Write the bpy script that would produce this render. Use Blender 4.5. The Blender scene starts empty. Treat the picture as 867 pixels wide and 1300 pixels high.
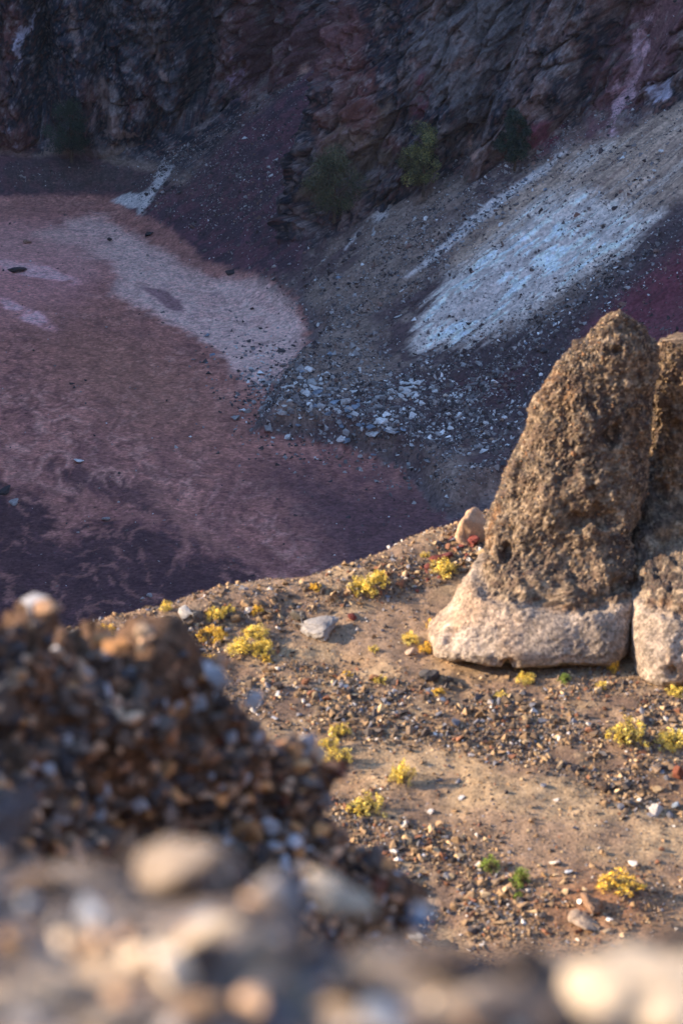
import bpy, bmesh, math, random
import numpy as np
from mathutils import Vector, Matrix, Euler
random.seed(7)
rng = np.random.default_rng(7)
S = bpy.context.scene
COL = S.collection
R = math.radians

# ------------------------------------------------------------------ camera, sky, sun, exposure
PITCH = R(22.0); FPX = 3069.4; CP, SP = math.cos(PITCH), math.sin(PITCH)
cd = bpy.data.cameras.new('camera'); cam = bpy.data.objects.new('camera', cd); COL.objects.link(cam)
cam.location = (0, 0, 0); cam.rotation_euler = (R(90) - PITCH, 0, 0)
cd.sensor_fit = 'VERTICAL'; cd.sensor_height = 36; cd.sensor_width = 24; cd.lens = 85
cd.clip_start = 0.05; cd.clip_end = 5000
cd.dof.use_dof = True; cd.dof.focus_distance = 90; cd.dof.aperture_fstop = 2.7
S.camera = cam

SUN_EL = R(21); SUN_DIR = Vector((-1.0, 0.03, 0)).normalized()      # horizontal direction towards the sun
w = bpy.data.worlds.new('World'); S.world = w; w.use_nodes = True
nt = w.node_tree; bg = nt.nodes['Background']
sky = nt.nodes.new('ShaderNodeTexSky'); sky.sky_type = 'NISHITA'; sky.sun_disc = False
sky.sun_elevation = SUN_EL; sky.sun_rotation = math.atan2(SUN_DIR.x, SUN_DIR.y)
sky.altitude = 3000; sky.air_density = 1.0; sky.dust_density = 0.6; sky.ozone_density = 1.5
nt.links.new(sky.outputs[0], bg.inputs[0]); bg.inputs[1].default_value = 0.15
ld = bpy.data.lights.new('sun', 'SUN'); sun = bpy.data.objects.new('sun', ld); COL.objects.link(sun)
ld.energy = 3.0; ld.angle = R(0.55); ld.color = (1.0, 0.80, 0.58)
sv = Vector((SUN_DIR.x * math.cos(SUN_EL), SUN_DIR.y * math.cos(SUN_EL), math.sin(SUN_EL)))
sun.rotation_euler = sv.to_track_quat('Z', 'Y').to_euler()
S.view_settings.view_transform = 'Standard'; S.view_settings.look = 'None'
S.view_settings.gamma = 1.0; S.view_settings.exposure = 2.1

# ------------------------------------------------------------------ survey helpers (a bearing of the photograph to a point of the place)
def ray(u, v):
    dx = (u - 433.5) / FPX; dv = -(v - 650) / FPX
    return np.array([dx, CP + dv * SP, -SP + dv * CP])
def at_y(u, v, y):
    r = ray(u, v); return r * (y / r[1])
def at_z(u, v, z):
    r = ray(u, v); return r * (z / r[2])
def project(x, y, z):
    d = np.maximum(y * CP - z * SP, 0.01)
    return 433.5 + FPX * x / d, 650 - FPX * (y * SP + z * CP) / d, d

# ------------------------------------------------------------------ noise
_T2 = rng.random((256, 256)).astype(np.float32)
_T3 = rng.random((64, 64, 64)).astype(np.float32)
def n2(x, y):
    xi = np.floor(x).astype(int); yi = np.floor(y).astype(int)
    fx = x - xi; fy = y - yi
    fx = fx * fx * (3 - 2 * fx); fy = fy * fy * (3 - 2 * fy)
    a = _T2[xi & 255, yi & 255]; b = _T2[(xi + 1) & 255, yi & 255]
    c = _T2[xi & 255, (yi + 1) & 255]; d = _T2[(xi + 1) & 255, (yi + 1) & 255]
    return (a * (1 - fx) + b * fx) * (1 - fy) + (c * (1 - fx) + d * fx) * fy
def fbm(x, y, o=5, g=0.5):
    s = 0; a = 1; t = 0; x = np.asarray(x, float); y = np.asarray(y, float)
    for i in range(o):
        s = s + a * n2(x + 17.3 * i, y + 9.1 * i); t += a; a *= g
        x, y = (x * 0.8 - y * 0.6) * 2.03, (x * 0.6 + y * 0.8) * 2.03
    return s / t
def ridged(x, y, o=5, g=0.5):
    s = 0; a = 1; t = 0; x = np.asarray(x, float); y = np.asarray(y, float)
    for i in range(o):
        s = s + a * (1 - np.abs(2 * n2(x + 31.3 * i, y + 5.7 * i) - 1)); t += a; a *= g
        x, y = (x * 0.8 - y * 0.6) * 2.03, (x * 0.6 + y * 0.8) * 2.03
    return s / t
def n3(p):
    i = np.floor(p).astype(int); f = p - i; f = f * f * (3 - 2 * f); i1 = (i + 1) & 63; i = i & 63
    x, y, z = f[:, 0], f[:, 1], f[:, 2]
    def g(a, b, c): return _T3[a, b, c]
    c00 = g(i[:, 0], i[:, 1], i[:, 2]) * (1 - x) + g(i1[:, 0], i[:, 1], i[:, 2]) * x
    c10 = g(i[:, 0], i1[:, 1], i[:, 2]) * (1 - x) + g(i1[:, 0], i1[:, 1], i[:, 2]) * x
    c01 = g(i[:, 0], i[:, 1], i1[:, 2]) * (1 - x) + g(i1[:, 0], i[:, 1], i1[:, 2]) * x
    c11 = g(i[:, 0], i1[:, 1], i1[:, 2]) * (1 - x) + g(i1[:, 0], i1[:, 1], i1[:, 2]) * x
    return (c00 * (1 - y) + c10 * y) * (1 - z) + (c01 * (1 - y) + c11 * y) * z
_M3 = np.array([[0, .8, .6], [-.8, .36, -.48], [-.6, -.48, .64]])
def fbm3(p, o=5, g=0.5):
    s = 0; a = 1; t = 0; p = np.asarray(p, float)
    for k in range(o):
        s = s + a * n3(p + 7.7 * k); t += a; a *= g; p = p @ _M3 * 2.03
    return s / t
def worley(x, y):
    xi = np.floor(x).astype(int); yi = np.floor(y).astype(int); d1 = np.full(x.shape, 9.); d2 = np.full(x.shape, 9.); h = np.zeros(x.shape)
    for i in (-1, 0, 1):
        for j in (-1, 0, 1):
            a, b = (xi + i), (yi + j); px, py = a + _T2[a & 255, b & 255], b + _T2[(a + 91) & 255, (b + 37) & 255]
            d = np.hypot(px - x, py - y); c = d < d1
            d2 = np.where(c, d1, np.minimum(d2, d)); h = np.where(c, _T2[(a + 13) & 255, (b + 57) & 255], h); d1 = np.where(c, d, d1)
    return h, d2 - d1
def sst(a, b, x):
    t = np.clip((x - a) / (b - a), 0, 1); return t * t * (3 - 2 * t)
def smax(a, b, k):
    h = np.clip(0.5 + 0.5 * (a - b) / k, 0, 1); return b * (1 - h) + a * h + k * h * (1 - h)
def smin(a, b, k): return -smax(-a, -b, k)
def psd(px, py, poly):
    """signed distance to a polygon, positive inside"""
    px = np.asarray(px, float); py = np.asarray(py, float)
    d = np.full(px.shape, 1e18); ins = np.zeros(px.shape, bool); n = len(poly)
    for i in range(n):
        ax, ay = poly[i]; bx, by = poly[(i + 1) % n]
        ex, ey = bx - ax, by - ay; wx, wy = px - ax, py - ay
        t = np.clip((wx * ex + wy * ey) / (ex * ex + ey * ey + 1e-12), 0, 1)
        d = np.minimum(d, (wx - ex * t) ** 2 + (wy - ey * t) ** 2)
        c = ((ay > py) != (by > py)) & (px < (bx - ax) * (py - ay) / (by - ay + 1e-12) + ax)
        ins ^= c
    return np.where(ins, 1, -1) * np.sqrt(d)
def blob(u, v, cu, cv, ru, rv, deg=0.0):
    a = R(deg); du, dv = u - cu, v - cv
    p = (du * math.cos(a) + dv * math.sin(a)) / ru; q = (-du * math.sin(a) + dv * math.cos(a)) / rv
    return np.exp(-(p * p + q * q))
def lin(r, g, b):
    f = lambda c: c / 255 / 12.92 if c <= 10 else ((c / 255 + .055) / 1.055) ** 2.4
    return np.array([f(r), f(g), f(b)])

# ------------------------------------------------------------------ objects, tags
def tag(o, label=None, cat=None, group=None, kind=None):
    if label: o['label'] = label
    if cat: o['category'] = cat
    if group: o['group'] = group
    if kind: o['kind'] = kind
    return o
def link(name, me, parent=None, mat=None, loc=None):
    o = bpy.data.objects.new(name, me); COL.objects.link(o)
    if mat and not me.materials: me.materials.append(mat)
    if parent: o.parent = parent
    if loc is not None: o.location = loc
    return o
def empty(name, loc, label, cat, group=None):
    o = bpy.data.objects.new(name, None); COL.objects.link(o); o.location = loc
    o.empty_display_size = 0.2
    return tag(o, label, cat, group)
def np_mesh(name, V, F, col=None, smooth=False):
    V = np.asarray(V, np.float32); F = np.asarray(F, np.int32); k = F.shape[1]
    me = bpy.data.meshes.new(name)
    me.vertices.add(len(V)); me.vertices.foreach_set('co', V.ravel())
    me.loops.add(F.size); me.loops.foreach_set('vertex_index', F.ravel())
    me.polygons.add(len(F)); me.polygons.foreach_set('loop_start', np.arange(0, F.size, k, dtype=np.int32))
    me.polygons.foreach_set('use_smooth', np.full(len(F), smooth))
    me.update(calc_edges=True)
    if col is not None:
        a = me.color_attributes.new('tint', 'FLOAT_COLOR', 'POINT')
        c = np.ones((len(V), 4), np.float32); c[:, :3] = col; a.data.foreach_set('color', c.ravel())
    return me
def grid_faces(nx, ny, wrap=False):
    i = np.arange(nx - (0 if wrap else 1)); j = np.arange(ny - 1)
    I, J = np.meshgrid(i, j); I1 = (I + 1) % nx
    return np.stack([J * nx + I, J * nx + I1, (J + 1) * nx + I1, (J + 1) * nx + I], -1).reshape(-1, 4)

# ------------------------------------------------------------------ materials
def mat(name, src, noise=((1.0, 0.35),), bump=((1.0, 0.3, 0.05),), rough=0.95, speck=None, spec=0.25, coord='Object', hue=0.0):
    """src: 'tint' (surface colour zones), 'object' (the object's own colour) or an rgb"""
    m = bpy.data.materials.new(name); m.use_nodes = True; t = m.node_tree; N, L = t.nodes, t.links
    b = N['Principled BSDF']; b.inputs['Roughness'].default_value = rough
    b.inputs['Specular IOR Level'].default_value = spec
    tc = N.new('ShaderNodeTexCoord')
    if src == 'tint':
        a = N.new('ShaderNodeAttribute'); a.attribute_name = 'tint'; cur = a.outputs['Color']
    elif src == 'object':
        a = N.new('ShaderNodeObjectInfo'); cur = a.outputs['Color']
    else:
        a = N.new('ShaderNodeRGB'); a.outputs[0].default_value = (*src, 1); cur = a.outputs[0]
    def mul(cur, fac):
        mx = N.new('ShaderNodeVectorMath'); mx.operation = 'SCALE'
        L.new(cur, mx.inputs[0]); L.new(fac, mx.inputs['Scale']); return mx.outputs[0]
    for sc, am in noise:
        n = N.new('ShaderNodeTexNoise'); n.inputs['Scale'].default_value = sc; n.inputs['Detail'].default_value = 6
        n.inputs['Roughness'].default_value = 0.62
        L.new(tc.outputs[coord], n.inputs['Vector'])
        r = N.new('ShaderNodeMapRange'); r.inputs['From Min'].default_value = .28; r.inputs['From Max'].default_value = .72
        r.inputs['To Min'].default_value = 1 - am; r.inputs['To Max'].default_value = 1 + am
        L.new(n.outputs['Fac'], r.inputs['Value']); cur = mul(cur, r.outputs['Result'])
    if speck:   # per-grain tone: cells of a pebbly surface
        for sc, lo, hi in speck:
            vo = N.new('ShaderNodeTexVoronoi'); vo.inputs['Scale'].default_value = sc
            L.new(tc.outputs[coord], vo.inputs['Vector'])
            sp = N.new('ShaderNodeSeparateColor'); L.new(vo.outputs['Color'], sp.inputs[0])
            r = N.new('ShaderNodeMapRange'); r.inputs['To Min'].default_value = lo; r.inputs['To Max'].default_value = hi
            L.new(sp.outputs[0], r.inputs['Value']); cur = mul(cur, r.outputs['Result'])
    L.new(cur, b.inputs['Base Color'])
    nrm = None
    for k in bump:
        sc, st, di = k[:3]
        if len(k) > 3:
            n = N.new('ShaderNodeTexVoronoi'); n.inputs['Scale'].default_value = sc; out = n.outputs['Distance']
        else:
            n = N.new('ShaderNodeTexNoise'); n.inputs['Scale'].default_value = sc; n.inputs['Detail'].default_value = 7
            n.inputs['Roughness'].default_value = 0.65; out = n.outputs['Fac']
        L.new(tc.outputs[coord], n.inputs['Vector'])
        bp = N.new('ShaderNodeBump'); bp.inputs['Strength'].default_value = st; bp.inputs['Distance'].default_value = di
        if len(k) > 3: bp.invert = True
        L.new(out, bp.inputs['Height'])
        if nrm: L.new(nrm, bp.inputs['Normal'])
        nrm = bp.outputs['Normal']
    if nrm: L.new(nrm, b.inputs['Normal'])
    return m
M_crater = mat('crater_soil', 'tint', noise=((0.5, .22), (3.0, .35)), bump=((0.6, .7, .6), (3.0, .8, .25)), spec=.15, speck=((3.2, .78, 1.26),))
M_ridge = mat('ridge_cinders', 'tint', noise=((1.2, .2), (9, .3)), speck=((60, .75, 1.3),),
              bump=((6, .5, .05), (30, .6, .02), (70, .4, .01, 1)), spec=.3)
M_pebble = mat('cinder_pebbles', 'tint', noise=((25, .3),), bump=((60, .4, .01),), rough=.8, spec=.35)
M_farstone = mat('scree_stones', 'tint', noise=((4, .25),), bump=((5, .5, .1),), rough=.9)
M_stone = mat('stone', 'object', noise=((4, .25), (18, .3)), bump=((6, .5, .05), (30, .6, .015)), rough=.85, spec=.35)
M_boulder = mat('boulder', 'object', noise=((.8, .25), (4, .3)), bump=((1.5, .6, .2), (6, .6, .08)), rough=.9)
M_spire = mat('conglomerate', 'tint', noise=((1.5, .2), (8, .28), (40, .2)), speck=((34, .6, 1.45),),
              bump=((3, .5, .12), (22, .8, .035), (60, .5, .012)), rough=.92, spec=.2)
M_clast = mat('clast', 'object', noise=((9, .35), (50, .25)), bump=((20, .6, .02), (90, .5, .006)), rough=.62, spec=.5)
M_matrix = mat('conglomerate_matrix', tuple(lin(126, 96, 74)), noise=((5, .4), (30, .4)), speck=((38, .5, 1.6),),
               bump=((10, .7, .06), (40, .9, .02)), rough=.9, spec=.2)
M_leaf = mat('leaf', 'tint', noise=((12, .25),), bump=(), rough=.55, spec=.3)
M_bark = mat('bark', tuple(lin(84, 68, 54)), noise=((6, .3),), bump=((12, .6, .02),))

# ------------------------------------------------------------------ the crater: height and surface colour
FLOOR = -80.0
fl = lambda u, v: tuple(at_z(u, v, FLOOR)[:2])
FAN = [fl(*p) for p in ((322, 545), (335, 512), (352, 480), (392, 455), (395, 410), (370, 350), (640, 330), (760, 560), (640, 640), (560, 655),
                        (500, 590), (440, 572), (380, 560))]
FOOT = [(-400, 300), (-120, 306), (-50, 313), (-24, 315), (-12, 313), (-5, 306), (-2.5, 298), (-5, 284), (-8.5, 274), (-3.5, 266.5), (3, 264), (9, 262.5),
        (18, 260.5), (27, 256), (38, 250), (60, 240), (110, 215), (200, 150), (400, 60)]
FOOTP = FOOT + [(400, 2000), (-400, 2000)]
def crater_h(x, y):
    fan = psd(x + 2.2 * (fbm(x * .25, y * .25, 4) - .5), y + 4 * (fbm(x * .2 + 9, y * .2, 4) - .5), FAN)
    z = FLOOR + .5 * (fbm(x * .05, y * .03, 4) - .5) + .12 * (fbm(x * .5, y * .4, 4) - .5)
    # braided wash lines
    wl = ridged(x * .16 + .3 * y * .05, y * .10 - x * .06, 4)
    z = z - .12 * wl
    z = z + 2.8 * sst(-.3, 2.6, fan) + .5 * sst(0, 2, fan) * (fbm(x * .5, y * .5, 5) - .4)
    # right scree slope, plane falling to the left and towards the viewer
    s = (x + 3) * .93 + (y - 242) * .36; t = -(x + 3) * .36 + (y - 242) * .93
    wob = 3.0 * (fbm(t * .05 + 3, s * .02, 3) - .5) + 1.4 * (ridged(t * .28, s * .035, 4) - .5) + .5 * (fbm(t * .8, s * .25, 4) - .5) - .5 * (ridged(t * .8 + fbm(s * .3, t * .4, 3), s * .3, 4) - .6)
    zs = FLOOR + .60 * s + wob * sst(-4, 8, s)
    z = smax(z, zs, 2.0)
    # talus cone in the middle and talus under the left cliff
    r = np.hypot((x + 1.5) * 1.05, y - 306)
    zc = -61.5 - .64 * r + .8 * (fbm(x * .3, y * .08, 4) - .5)
    z = smax(z, zc, 1.6)
    zt = FLOOR + .62 * (y - 306 + 3.5 * (fbm(x * .12, 3.1, 3) - .5)) + .8 * (fbm(x * .25, y * .1, 4) - .5)
    z = smax(z, np.where(x < 4, zt, -200), 1.4)
    # cliffs
    d0 = psd(x, y, FOOTP)
    zft = np.interp(x, [-60, -12, -4, 9, 18, 38, 60], [-79, -77, -75, -70, -66, -57.5, -48])
    zcl = np.minimum(zft - 1 + 1.9 * (d0 - 6.5), 18)
    z = np.where(d0 > -6, smax(z, zcl, .9), z)
    # left rim of the crater, out of view and shaped high to shade the floor, and the right and near ones
    ed = -66 - x + 6 * (fbm(y * .03, 2.2, 3) - .5)
    zl = FLOOR + 1.75 * ed + 6 * (ridged(y * .05, x * .03, 4) - .5)
    zl = np.minimum(zl, 52)
    gate = sst(88, 112, y)
    z = smax(z, np.where(gate > 0, zl * gate + FLOOR * (1 - gate), FLOOR - 9), 2)
    zr = np.minimum(FLOOR + 1.2 * (x - 75), 16)
    z = smax(z, zr, 3)
    zn = np.minimum(FLOOR + 1.0 * (88 - y), -17.0)
    z = smax(z, zn, 3)
    return z

def mixc(c, col, f):
    f = np.clip(f, 0, 1)[:, None]; return c * (1 - f) + np.asarray(col) * f
def crater_col(x, y, z, nz, wall=False):
    u, v, d = project(x, y, z)
    wu = u + 26 * (fbm(x * .16, y * .12, 5) - .5); wv = v + 20 * (fbm(x * .16 + 40, y * .12, 5) - .5)
    n = fbm(x * .9, y * .9, 4); nb = fbm(x * .12, y * .1, 4)
    swirl = fbm(x * .35 + 3 * fbm(x * .08, y * .05, 3), y * .30 + x * .12 + 5 * fbm(x * .07 + 7, y * .06, 3), 5, .6)
    line = ridged(x * .22 + 2.2 * fbm(x * .1, y * .06, 3), y * .16 + 2.6 * fbm(x * .09 + 3, y * .07, 3), 5, .6)
    # floor: red brown silt
    c = np.tile(lin(166, 114, 98), (len(x), 1))
    c = mixc(c, lin(134, 90, 80), sst(.45, .62, swirl) * .4)
    c = mixc(c, lin(176, 124, 106), sst(.72, .9, line) * .55)
    q1 = x * .55 + 2.0 * fbm(x * .22, y * .12, 4) ; q2 = y * .30 + x * .16 + 2.4 * fbm(x * .2 + 7, y * .11, 4)
    fl1 = ridged(q1, q2, 4, .62); fl2 = ridged(q1 * 1.9 + 11, q2 * 1.9, 3, .6)
    c = mixc(c, lin(198, 150, 130), sst(.66, .82, fl1) * .6 * sst(.35, .55, nb)); c = mixc(c, lin(96, 62, 60), sst(.66, .82, fl2) * .6)
    fl3 = ridged(q1 * .42 + 5, q2 * .42 + 3, 4, .6); c = mixc(c, lin(112, 76, 72), sst(.64, .86, fl3) * .55)
    c = mixc(c, lin(150, 106, 84), blob(wu, wv, 170, 480, 150, 60, 30) * .6)
    # darker towards the right and the lower left
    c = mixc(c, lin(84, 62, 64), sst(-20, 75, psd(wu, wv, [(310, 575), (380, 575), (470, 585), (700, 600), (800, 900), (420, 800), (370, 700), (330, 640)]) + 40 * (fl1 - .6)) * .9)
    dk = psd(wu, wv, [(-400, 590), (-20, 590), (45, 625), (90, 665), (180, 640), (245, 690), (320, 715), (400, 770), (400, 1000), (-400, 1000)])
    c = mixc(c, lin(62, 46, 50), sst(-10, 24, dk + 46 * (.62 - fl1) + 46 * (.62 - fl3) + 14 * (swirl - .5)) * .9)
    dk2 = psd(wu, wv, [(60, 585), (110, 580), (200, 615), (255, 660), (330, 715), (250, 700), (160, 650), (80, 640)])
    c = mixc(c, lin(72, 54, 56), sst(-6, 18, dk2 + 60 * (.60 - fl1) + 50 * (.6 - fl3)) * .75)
    c = mixc(c, lin(150, 106, 92), sst(.72, .84, fl1) * sst(0, 30, dk + 40) * .55)
    c = mixc(c, lin(160, 112, 96), blob(wu, wv, 215, 640, 60, 9, 38) * .6 + blob(wu, wv, 290, 690, 50, 7, 30) * .6)
    # pink silt at the left
    c = mixc(c, lin(186, 132, 122), sst(-30, 60, psd(wu, wv, [(-200, 240), (60, 262), (130, 300), (150, 345), (90, 400), (-200, 450)])) * .8)
    c = mixc(c, lin(228, 168, 160), sst(.25, .6, blob(wu, wv, 45, 343, 60, 11, 10) + blob(wu, wv, 35, 398, 42, 8, 25) + blob(wu, wv, 120, 300, 60, 7, 5)) * sst(.4, .6, line) * .8)
    # grey mud pan
    pan = psd(wu, wv, [(40, 292), (110, 275), (150, 285), (215, 320), (270, 352), (345, 352), (380, 385), (395, 430), (370, 480), (330, 492), (285, 468), (240, 425), (190, 400), (135, 372), (140, 335), (90, 315)])
    c = mixc(c, lin(196, 158, 142), sst(-6, 9, pan + 22 * (n - .5)) * .92)
    c = mixc(c, lin(212, 178, 160), sst(-1, 12, pan) * sst(.45, .6, fl1) * .55)
    c = mixc(c, lin(160, 130, 120), sst(-1, 6, pan) * sst(.72, .86, fl2) * .6)
    c = mixc(c, lin(146, 120, 116), sst(2, 6, pan) * sst(.80, .93, line) * .7)
    c = mixc(c, lin(140, 108, 104), sst(.35, .7, blob(wu, wv, 205, 378, 34, 8, 20)))
    c = mixc(c, lin(184, 142, 128), sst(-6, 50, psd(wu, wv, [(-200, 262), (60, 268), (150, 290), (140, 372), (60, 350), (-200, 330)])) * .7)
    # rim of the floor, brown
    c = mixc(c, lin(150, 108, 94), sst(-20, 14, psd(wu, wv, [(-200, 225), (200, 255), (260, 330), (350, 345), (240, 340), (150, 268), (-200, 268)])) * .6)
    c = c * np.array([.92, .90, .95])
    rise = z - FLOOR
    fanp = psd(wu, wv, [(324, 545), (336, 515), (354, 484), (392, 458), (398, 425), (378, 380), (370, 350), (640, 330), (760, 560), (660, 640), (570, 665), (500, 590), (440, 570), (375, 560)])
    # slope scree: grey brown with stones of many tones
    slope = np.maximum(sst(1.0, 2.6, rise + 2 * (n - .5)), sst(-3, 4, fanp + 16 * (n - .5)) * .95)
    scr = np.tile(lin(116, 100, 90), (len(x), 1))
    scr = mixc(scr, lin(78, 64, 64), sst(.4, .6, nb)); scr = mixc(scr, lin(136, 120, 108), sst(.55, .75, n) * .6)
    s = (x + 3) * .93 + (y - 242) * .36; t = -(x + 3) * .36 + (y - 242) * .93
    streak = fbm(t * 1.0 + 2.2 * fbm(s * .16, t * .16, 3), s * .16, 5, .66)
    fine = fbm(t * 2.4, s * .25, 4, .6)
    up = psd(wu, wv, [(560, 330), (640, 250), (720, 190), (867, 125), (1200, -60), (1200, 240), (867, 250), (760, 330), (640, 400)])
    scr = mixc(scr, lin(166, 142, 122), sst(-10, 20, up) * .85); scr = mixc(scr, lin(104, 86, 78), sst(-10, 20, up) * sst(.45, .62, fine) * .6)
    # dark blocky bands and maroon cinder
    scr = mixc(scr, lin(66, 56, 58), sst(-12, 16, psd(wu, wv, [(560, 450), (700, 400), (770, 345), (850, 275), (1000, 180), (1000, 300), (800, 420), (700, 520), (600, 560), (470, 560)])) * .85)
    scr = mixc(scr, lin(92, 48, 56), sst(-8, 30, psd(wu, wv, [(740, 400), (867, 300), (1100, 200), (1100, 500), (850, 520), (700, 470)])) * .9)
    scr = mixc(scr, lin(78, 50, 54), sst(-6, 20, psd(wu, wv, [(520, 490), (640, 460), (700, 450), (640, 520), (560, 500)])) * .7)
    # pale fumarole deposit
    wh = psd(wu, wv, [(526, 450), (530, 412), (568, 352), (630, 298), (690, 246), (735, 236), (800, 262), (850, 262), (800, 318), (745, 352), (690, 392), (640, 424), (580, 440)])
    wf = sst(-10, 26, wh + 46 * (streak - .5) + 22 * (fine - .5))
    scr = mixc(scr, lin(222, 208, 194), wf * (.7 + .3 * sst(.35, .6, streak)))
    scr = mixc(scr, lin(224, 212, 200), wf * sst(.50, .62, fine) * .7)
    scr = mixc(scr, lin(150, 138, 130), wf * sst(.44, .34, streak) * .45)
    scr = mixc(scr, lin(224, 210, 198), sst(-8, 30, psd(wu, wv, [(532, 446), (536, 412), (575, 356), (640, 300), (700, 262), (750, 262), (740, 320), (690, 365), (640, 400), (590, 425)]) + 40 * (streak - .5)) * (.6 + .4 * sst(.40, .52, fine)))
    scr = mixc(scr, lin(120, 108, 104), wf * sst(.56, .70, ridged(t * .8 + fbm(s * .3, t * .4, 3), s * .3, 4)) * .55)
    fw = sst(-30, 20, psd(wu, wv, [(650, 260), (720, 190), (867, 150), (1000, 120), (1000, 270), (867, 255), (800, 300)]))
    scr = mixc(scr, lin(206, 198, 188), fw * sst(.56, .72, streak) * .4)
    ln = blob(wu, wv, 640, 252, 120, 7, -38) + .8 * blob(wu, wv, 560, 318, 60, 5, -36) + .8 * blob(wu, wv, 487, 270, 22, 12, -50) + .6 * blob(wu, wv, 445, 300, 30, 4, -50) + blob(wu, wv, 850, 115, 40, 6, -30)
    scr = mixc(scr, lin(196, 188, 182), sst(.3, .7, ln * (.2 + 1.5 * fbm(x * 1.6, y * 1.6, 4, .7))) * .7)
    scr = mixc(scr, lin(74, 68, 72), sst(30, 4, fanp) * sst(-8, 2, fanp) * sst(3.2, 2, rise) * .7)
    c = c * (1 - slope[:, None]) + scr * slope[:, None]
    # middle cone and left talus: dark plum
    pl = sst(-4, 8, psd(wu, wv, [(-200, 190), (120, 200), (230, 235), (300, 175), (370, 100), (412, 60), (420, 120), (395, 250), (385, 345), (340, 352), (255, 330), (205, 285), (150, 258), (-200, 252)])) * sst(.15, .8, rise)
    c = mixc(c, lin(88, 60, 66), pl); c = mixc(c, lin(66, 52, 58), pl * sst(.4, .6, n))
    c = mixc(c, lin(78, 70, 64), pl * blob(u, v, 120, 225, 150, 30) * .6)
    vein = blob(wu, wv, 205, 225, 62, 8, -62) + blob(wu, wv, 165, 254, 22, 9, -10) * 1.3 + .7 * blob(wu, wv, 432, 112, 45, 5, -40) + .5 * blob(wu, wv, 400, 150, 30, 5, -70)
    c = mixc(c, lin(190, 184, 178), sst(.3, .7, vein * (.35 + 1.2 * n)) * .9)
    # rock walls
    steep = sst(.83, .72, nz) * sst(1.5, 4, rise)
    up_img = sst(-6, 12, psd(wu, wv, [(-300, -300), (1300, -300), (1300, 60), (867, 128), (780, 178), (640, 212), (560, 246), (480, 262), (420, 300), (385, 330), (392, 240), (420, 110), (400, 75), (340, 140), (240, 220), (120, 200), (-300, 195)]))
    rk = np.clip(up_img + steep * sst(262, 268, y) * .5, 0, 1)
    if wall: rk = np.clip(np.ones(len(x)) * sst(.0, 1.0, wall_h), 0, 1)
    n4 = fbm(x * .5 + y * .3, z * .16 + y * .1, 5, .66); n5 = fbm(x * .16 + 20, z * .12, 4)
    rc = np.tile(lin(76, 74, 76), (len(x), 1))
    rc = mixc(rc, lin(30, 34, 42), sst(.44, .54, n4)); rc = mixc(rc, lin(128, 116, 110), sst(.56, .40, n4) * .6 * sst(.45, .6, n5))
    rc = mixc(rc, lin(106, 64, 58), sst(.50, .60, n5) * .75)
    rc = mixc(rc, lin(34, 42, 52), sst(.52, .42, fbm(x * .11 + 3, z * .10 + 8, 4)) * .85)
    rc = mixc(rc, lin(136, 118, 106), sst(.56, .72, fbm(x * .2 + 30, z * .16 + 3, 5)) * .55)
    rg = sst(470, 560, u); rc = mixc(rc, lin(124, 100, 90), rg * .75 * sst(.35, .6, fbm(x * .3, z * .3, 4)))
    P3 = np.stack([x, y, z], 1)
    big = (up_img > 0) | bool(wall)
    w1 = np.zeros(len(x)); w2 = np.zeros(len(x)); Pb = P3[big]
    w1[big] = 70 * (fbm3(Pb * .09 + 3, 5, .6) - .5); w2[big] = 110 * (fbm3(Pb * np.array([.12, .12, .07]) + 13, 5, .6) - .5)
    wu, wv = u + w1, v + w2
    nf = np.full(len(x), .5); nf[big] = fbm3(Pb * np.array([.6, .6, .6]) + 5, 6, .72); ng = np.full(len(x), .5); ng[big] = fbm3(Pb * np.array([2.2, 2.2, 1.3]) + 25, 3, .7)
    rc = mixc(rc, lin(30, 34, 42), sst(.50, .60, nf) * .9); rc = mixc(rc, lin(140, 124, 116), sst(.44, .34, nf) * .65)
    rc = mixc(rc, lin(150, 136, 130), sst(.62, .72, ng) * .6); rc = mixc(rc, lin(112, 72, 62), sst(.46, .36, ng) * .45)
    def pt(col, f, lo=.3, hi=.62):
        nonlocal rc
        rc = mixc(rc, col, sst(lo, hi, f * np.clip(.95 + 5.0 * (nf - .5), 0, 2)) * .85)
    pt(lin(106, 74, 72), blob(wu, wv, 400, 45, 70, 45) + blob(wu, wv, 330, 60, 30, 60))
    pt(lin(116, 96, 80), blob(wu, wv, 440, 210, 45, 90, 25)); pt(lin(104, 66, 60), blob(wu, wv, 455, 160, 26, 40, 20))
    pt(lin(150, 124, 112), .8 * blob(wu, wv, 135, 150, 10, 60, -12) + .8 * blob(wu, wv, 160, 176, 34, 5) + .7 * blob(wu, wv, 90, 30, 6, 40, -10) + .8 * blob(wu, wv, 210, 60, 6, 40, -20))
    pt(lin(168, 138, 150), blob(wu, wv, 293, 105, 16, 26), .35, .6)
    pt(lin(190, 150, 130), blob(wu, wv, 388, 72, 9, 9) + blob(wu, wv, 595, 180, 14, 12))
    pt(lin(112, 78, 78), blob(wu, wv, 800, 90, 40, 95, 22) + .8 * blob(wu, wv, 840, 30, 40, 50)); pt(lin(196, 160, 162), blob(wu, wv, 800, 110, 12, 75, 18) + blob(wu, wv, 812, 45, 10, 30, 0), .42, .75)
    pt(lin(120, 66, 74), blob(wu, wv, 548, 110, 14, 50, 15) + blob(wu, wv, 690, 170, 30, 20, -30) * .9)
    pt(lin(176, 168, 176), blob(wu, wv, 15, 25, 26, 7, -35) + blob(wu, wv, 5, 60, 5, 30) + .7 * blob(wu, wv, 12, 190, 5, 24) + .8 * blob(wu, wv, 850, 100, 24, 10, -40), .4, .7)
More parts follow.
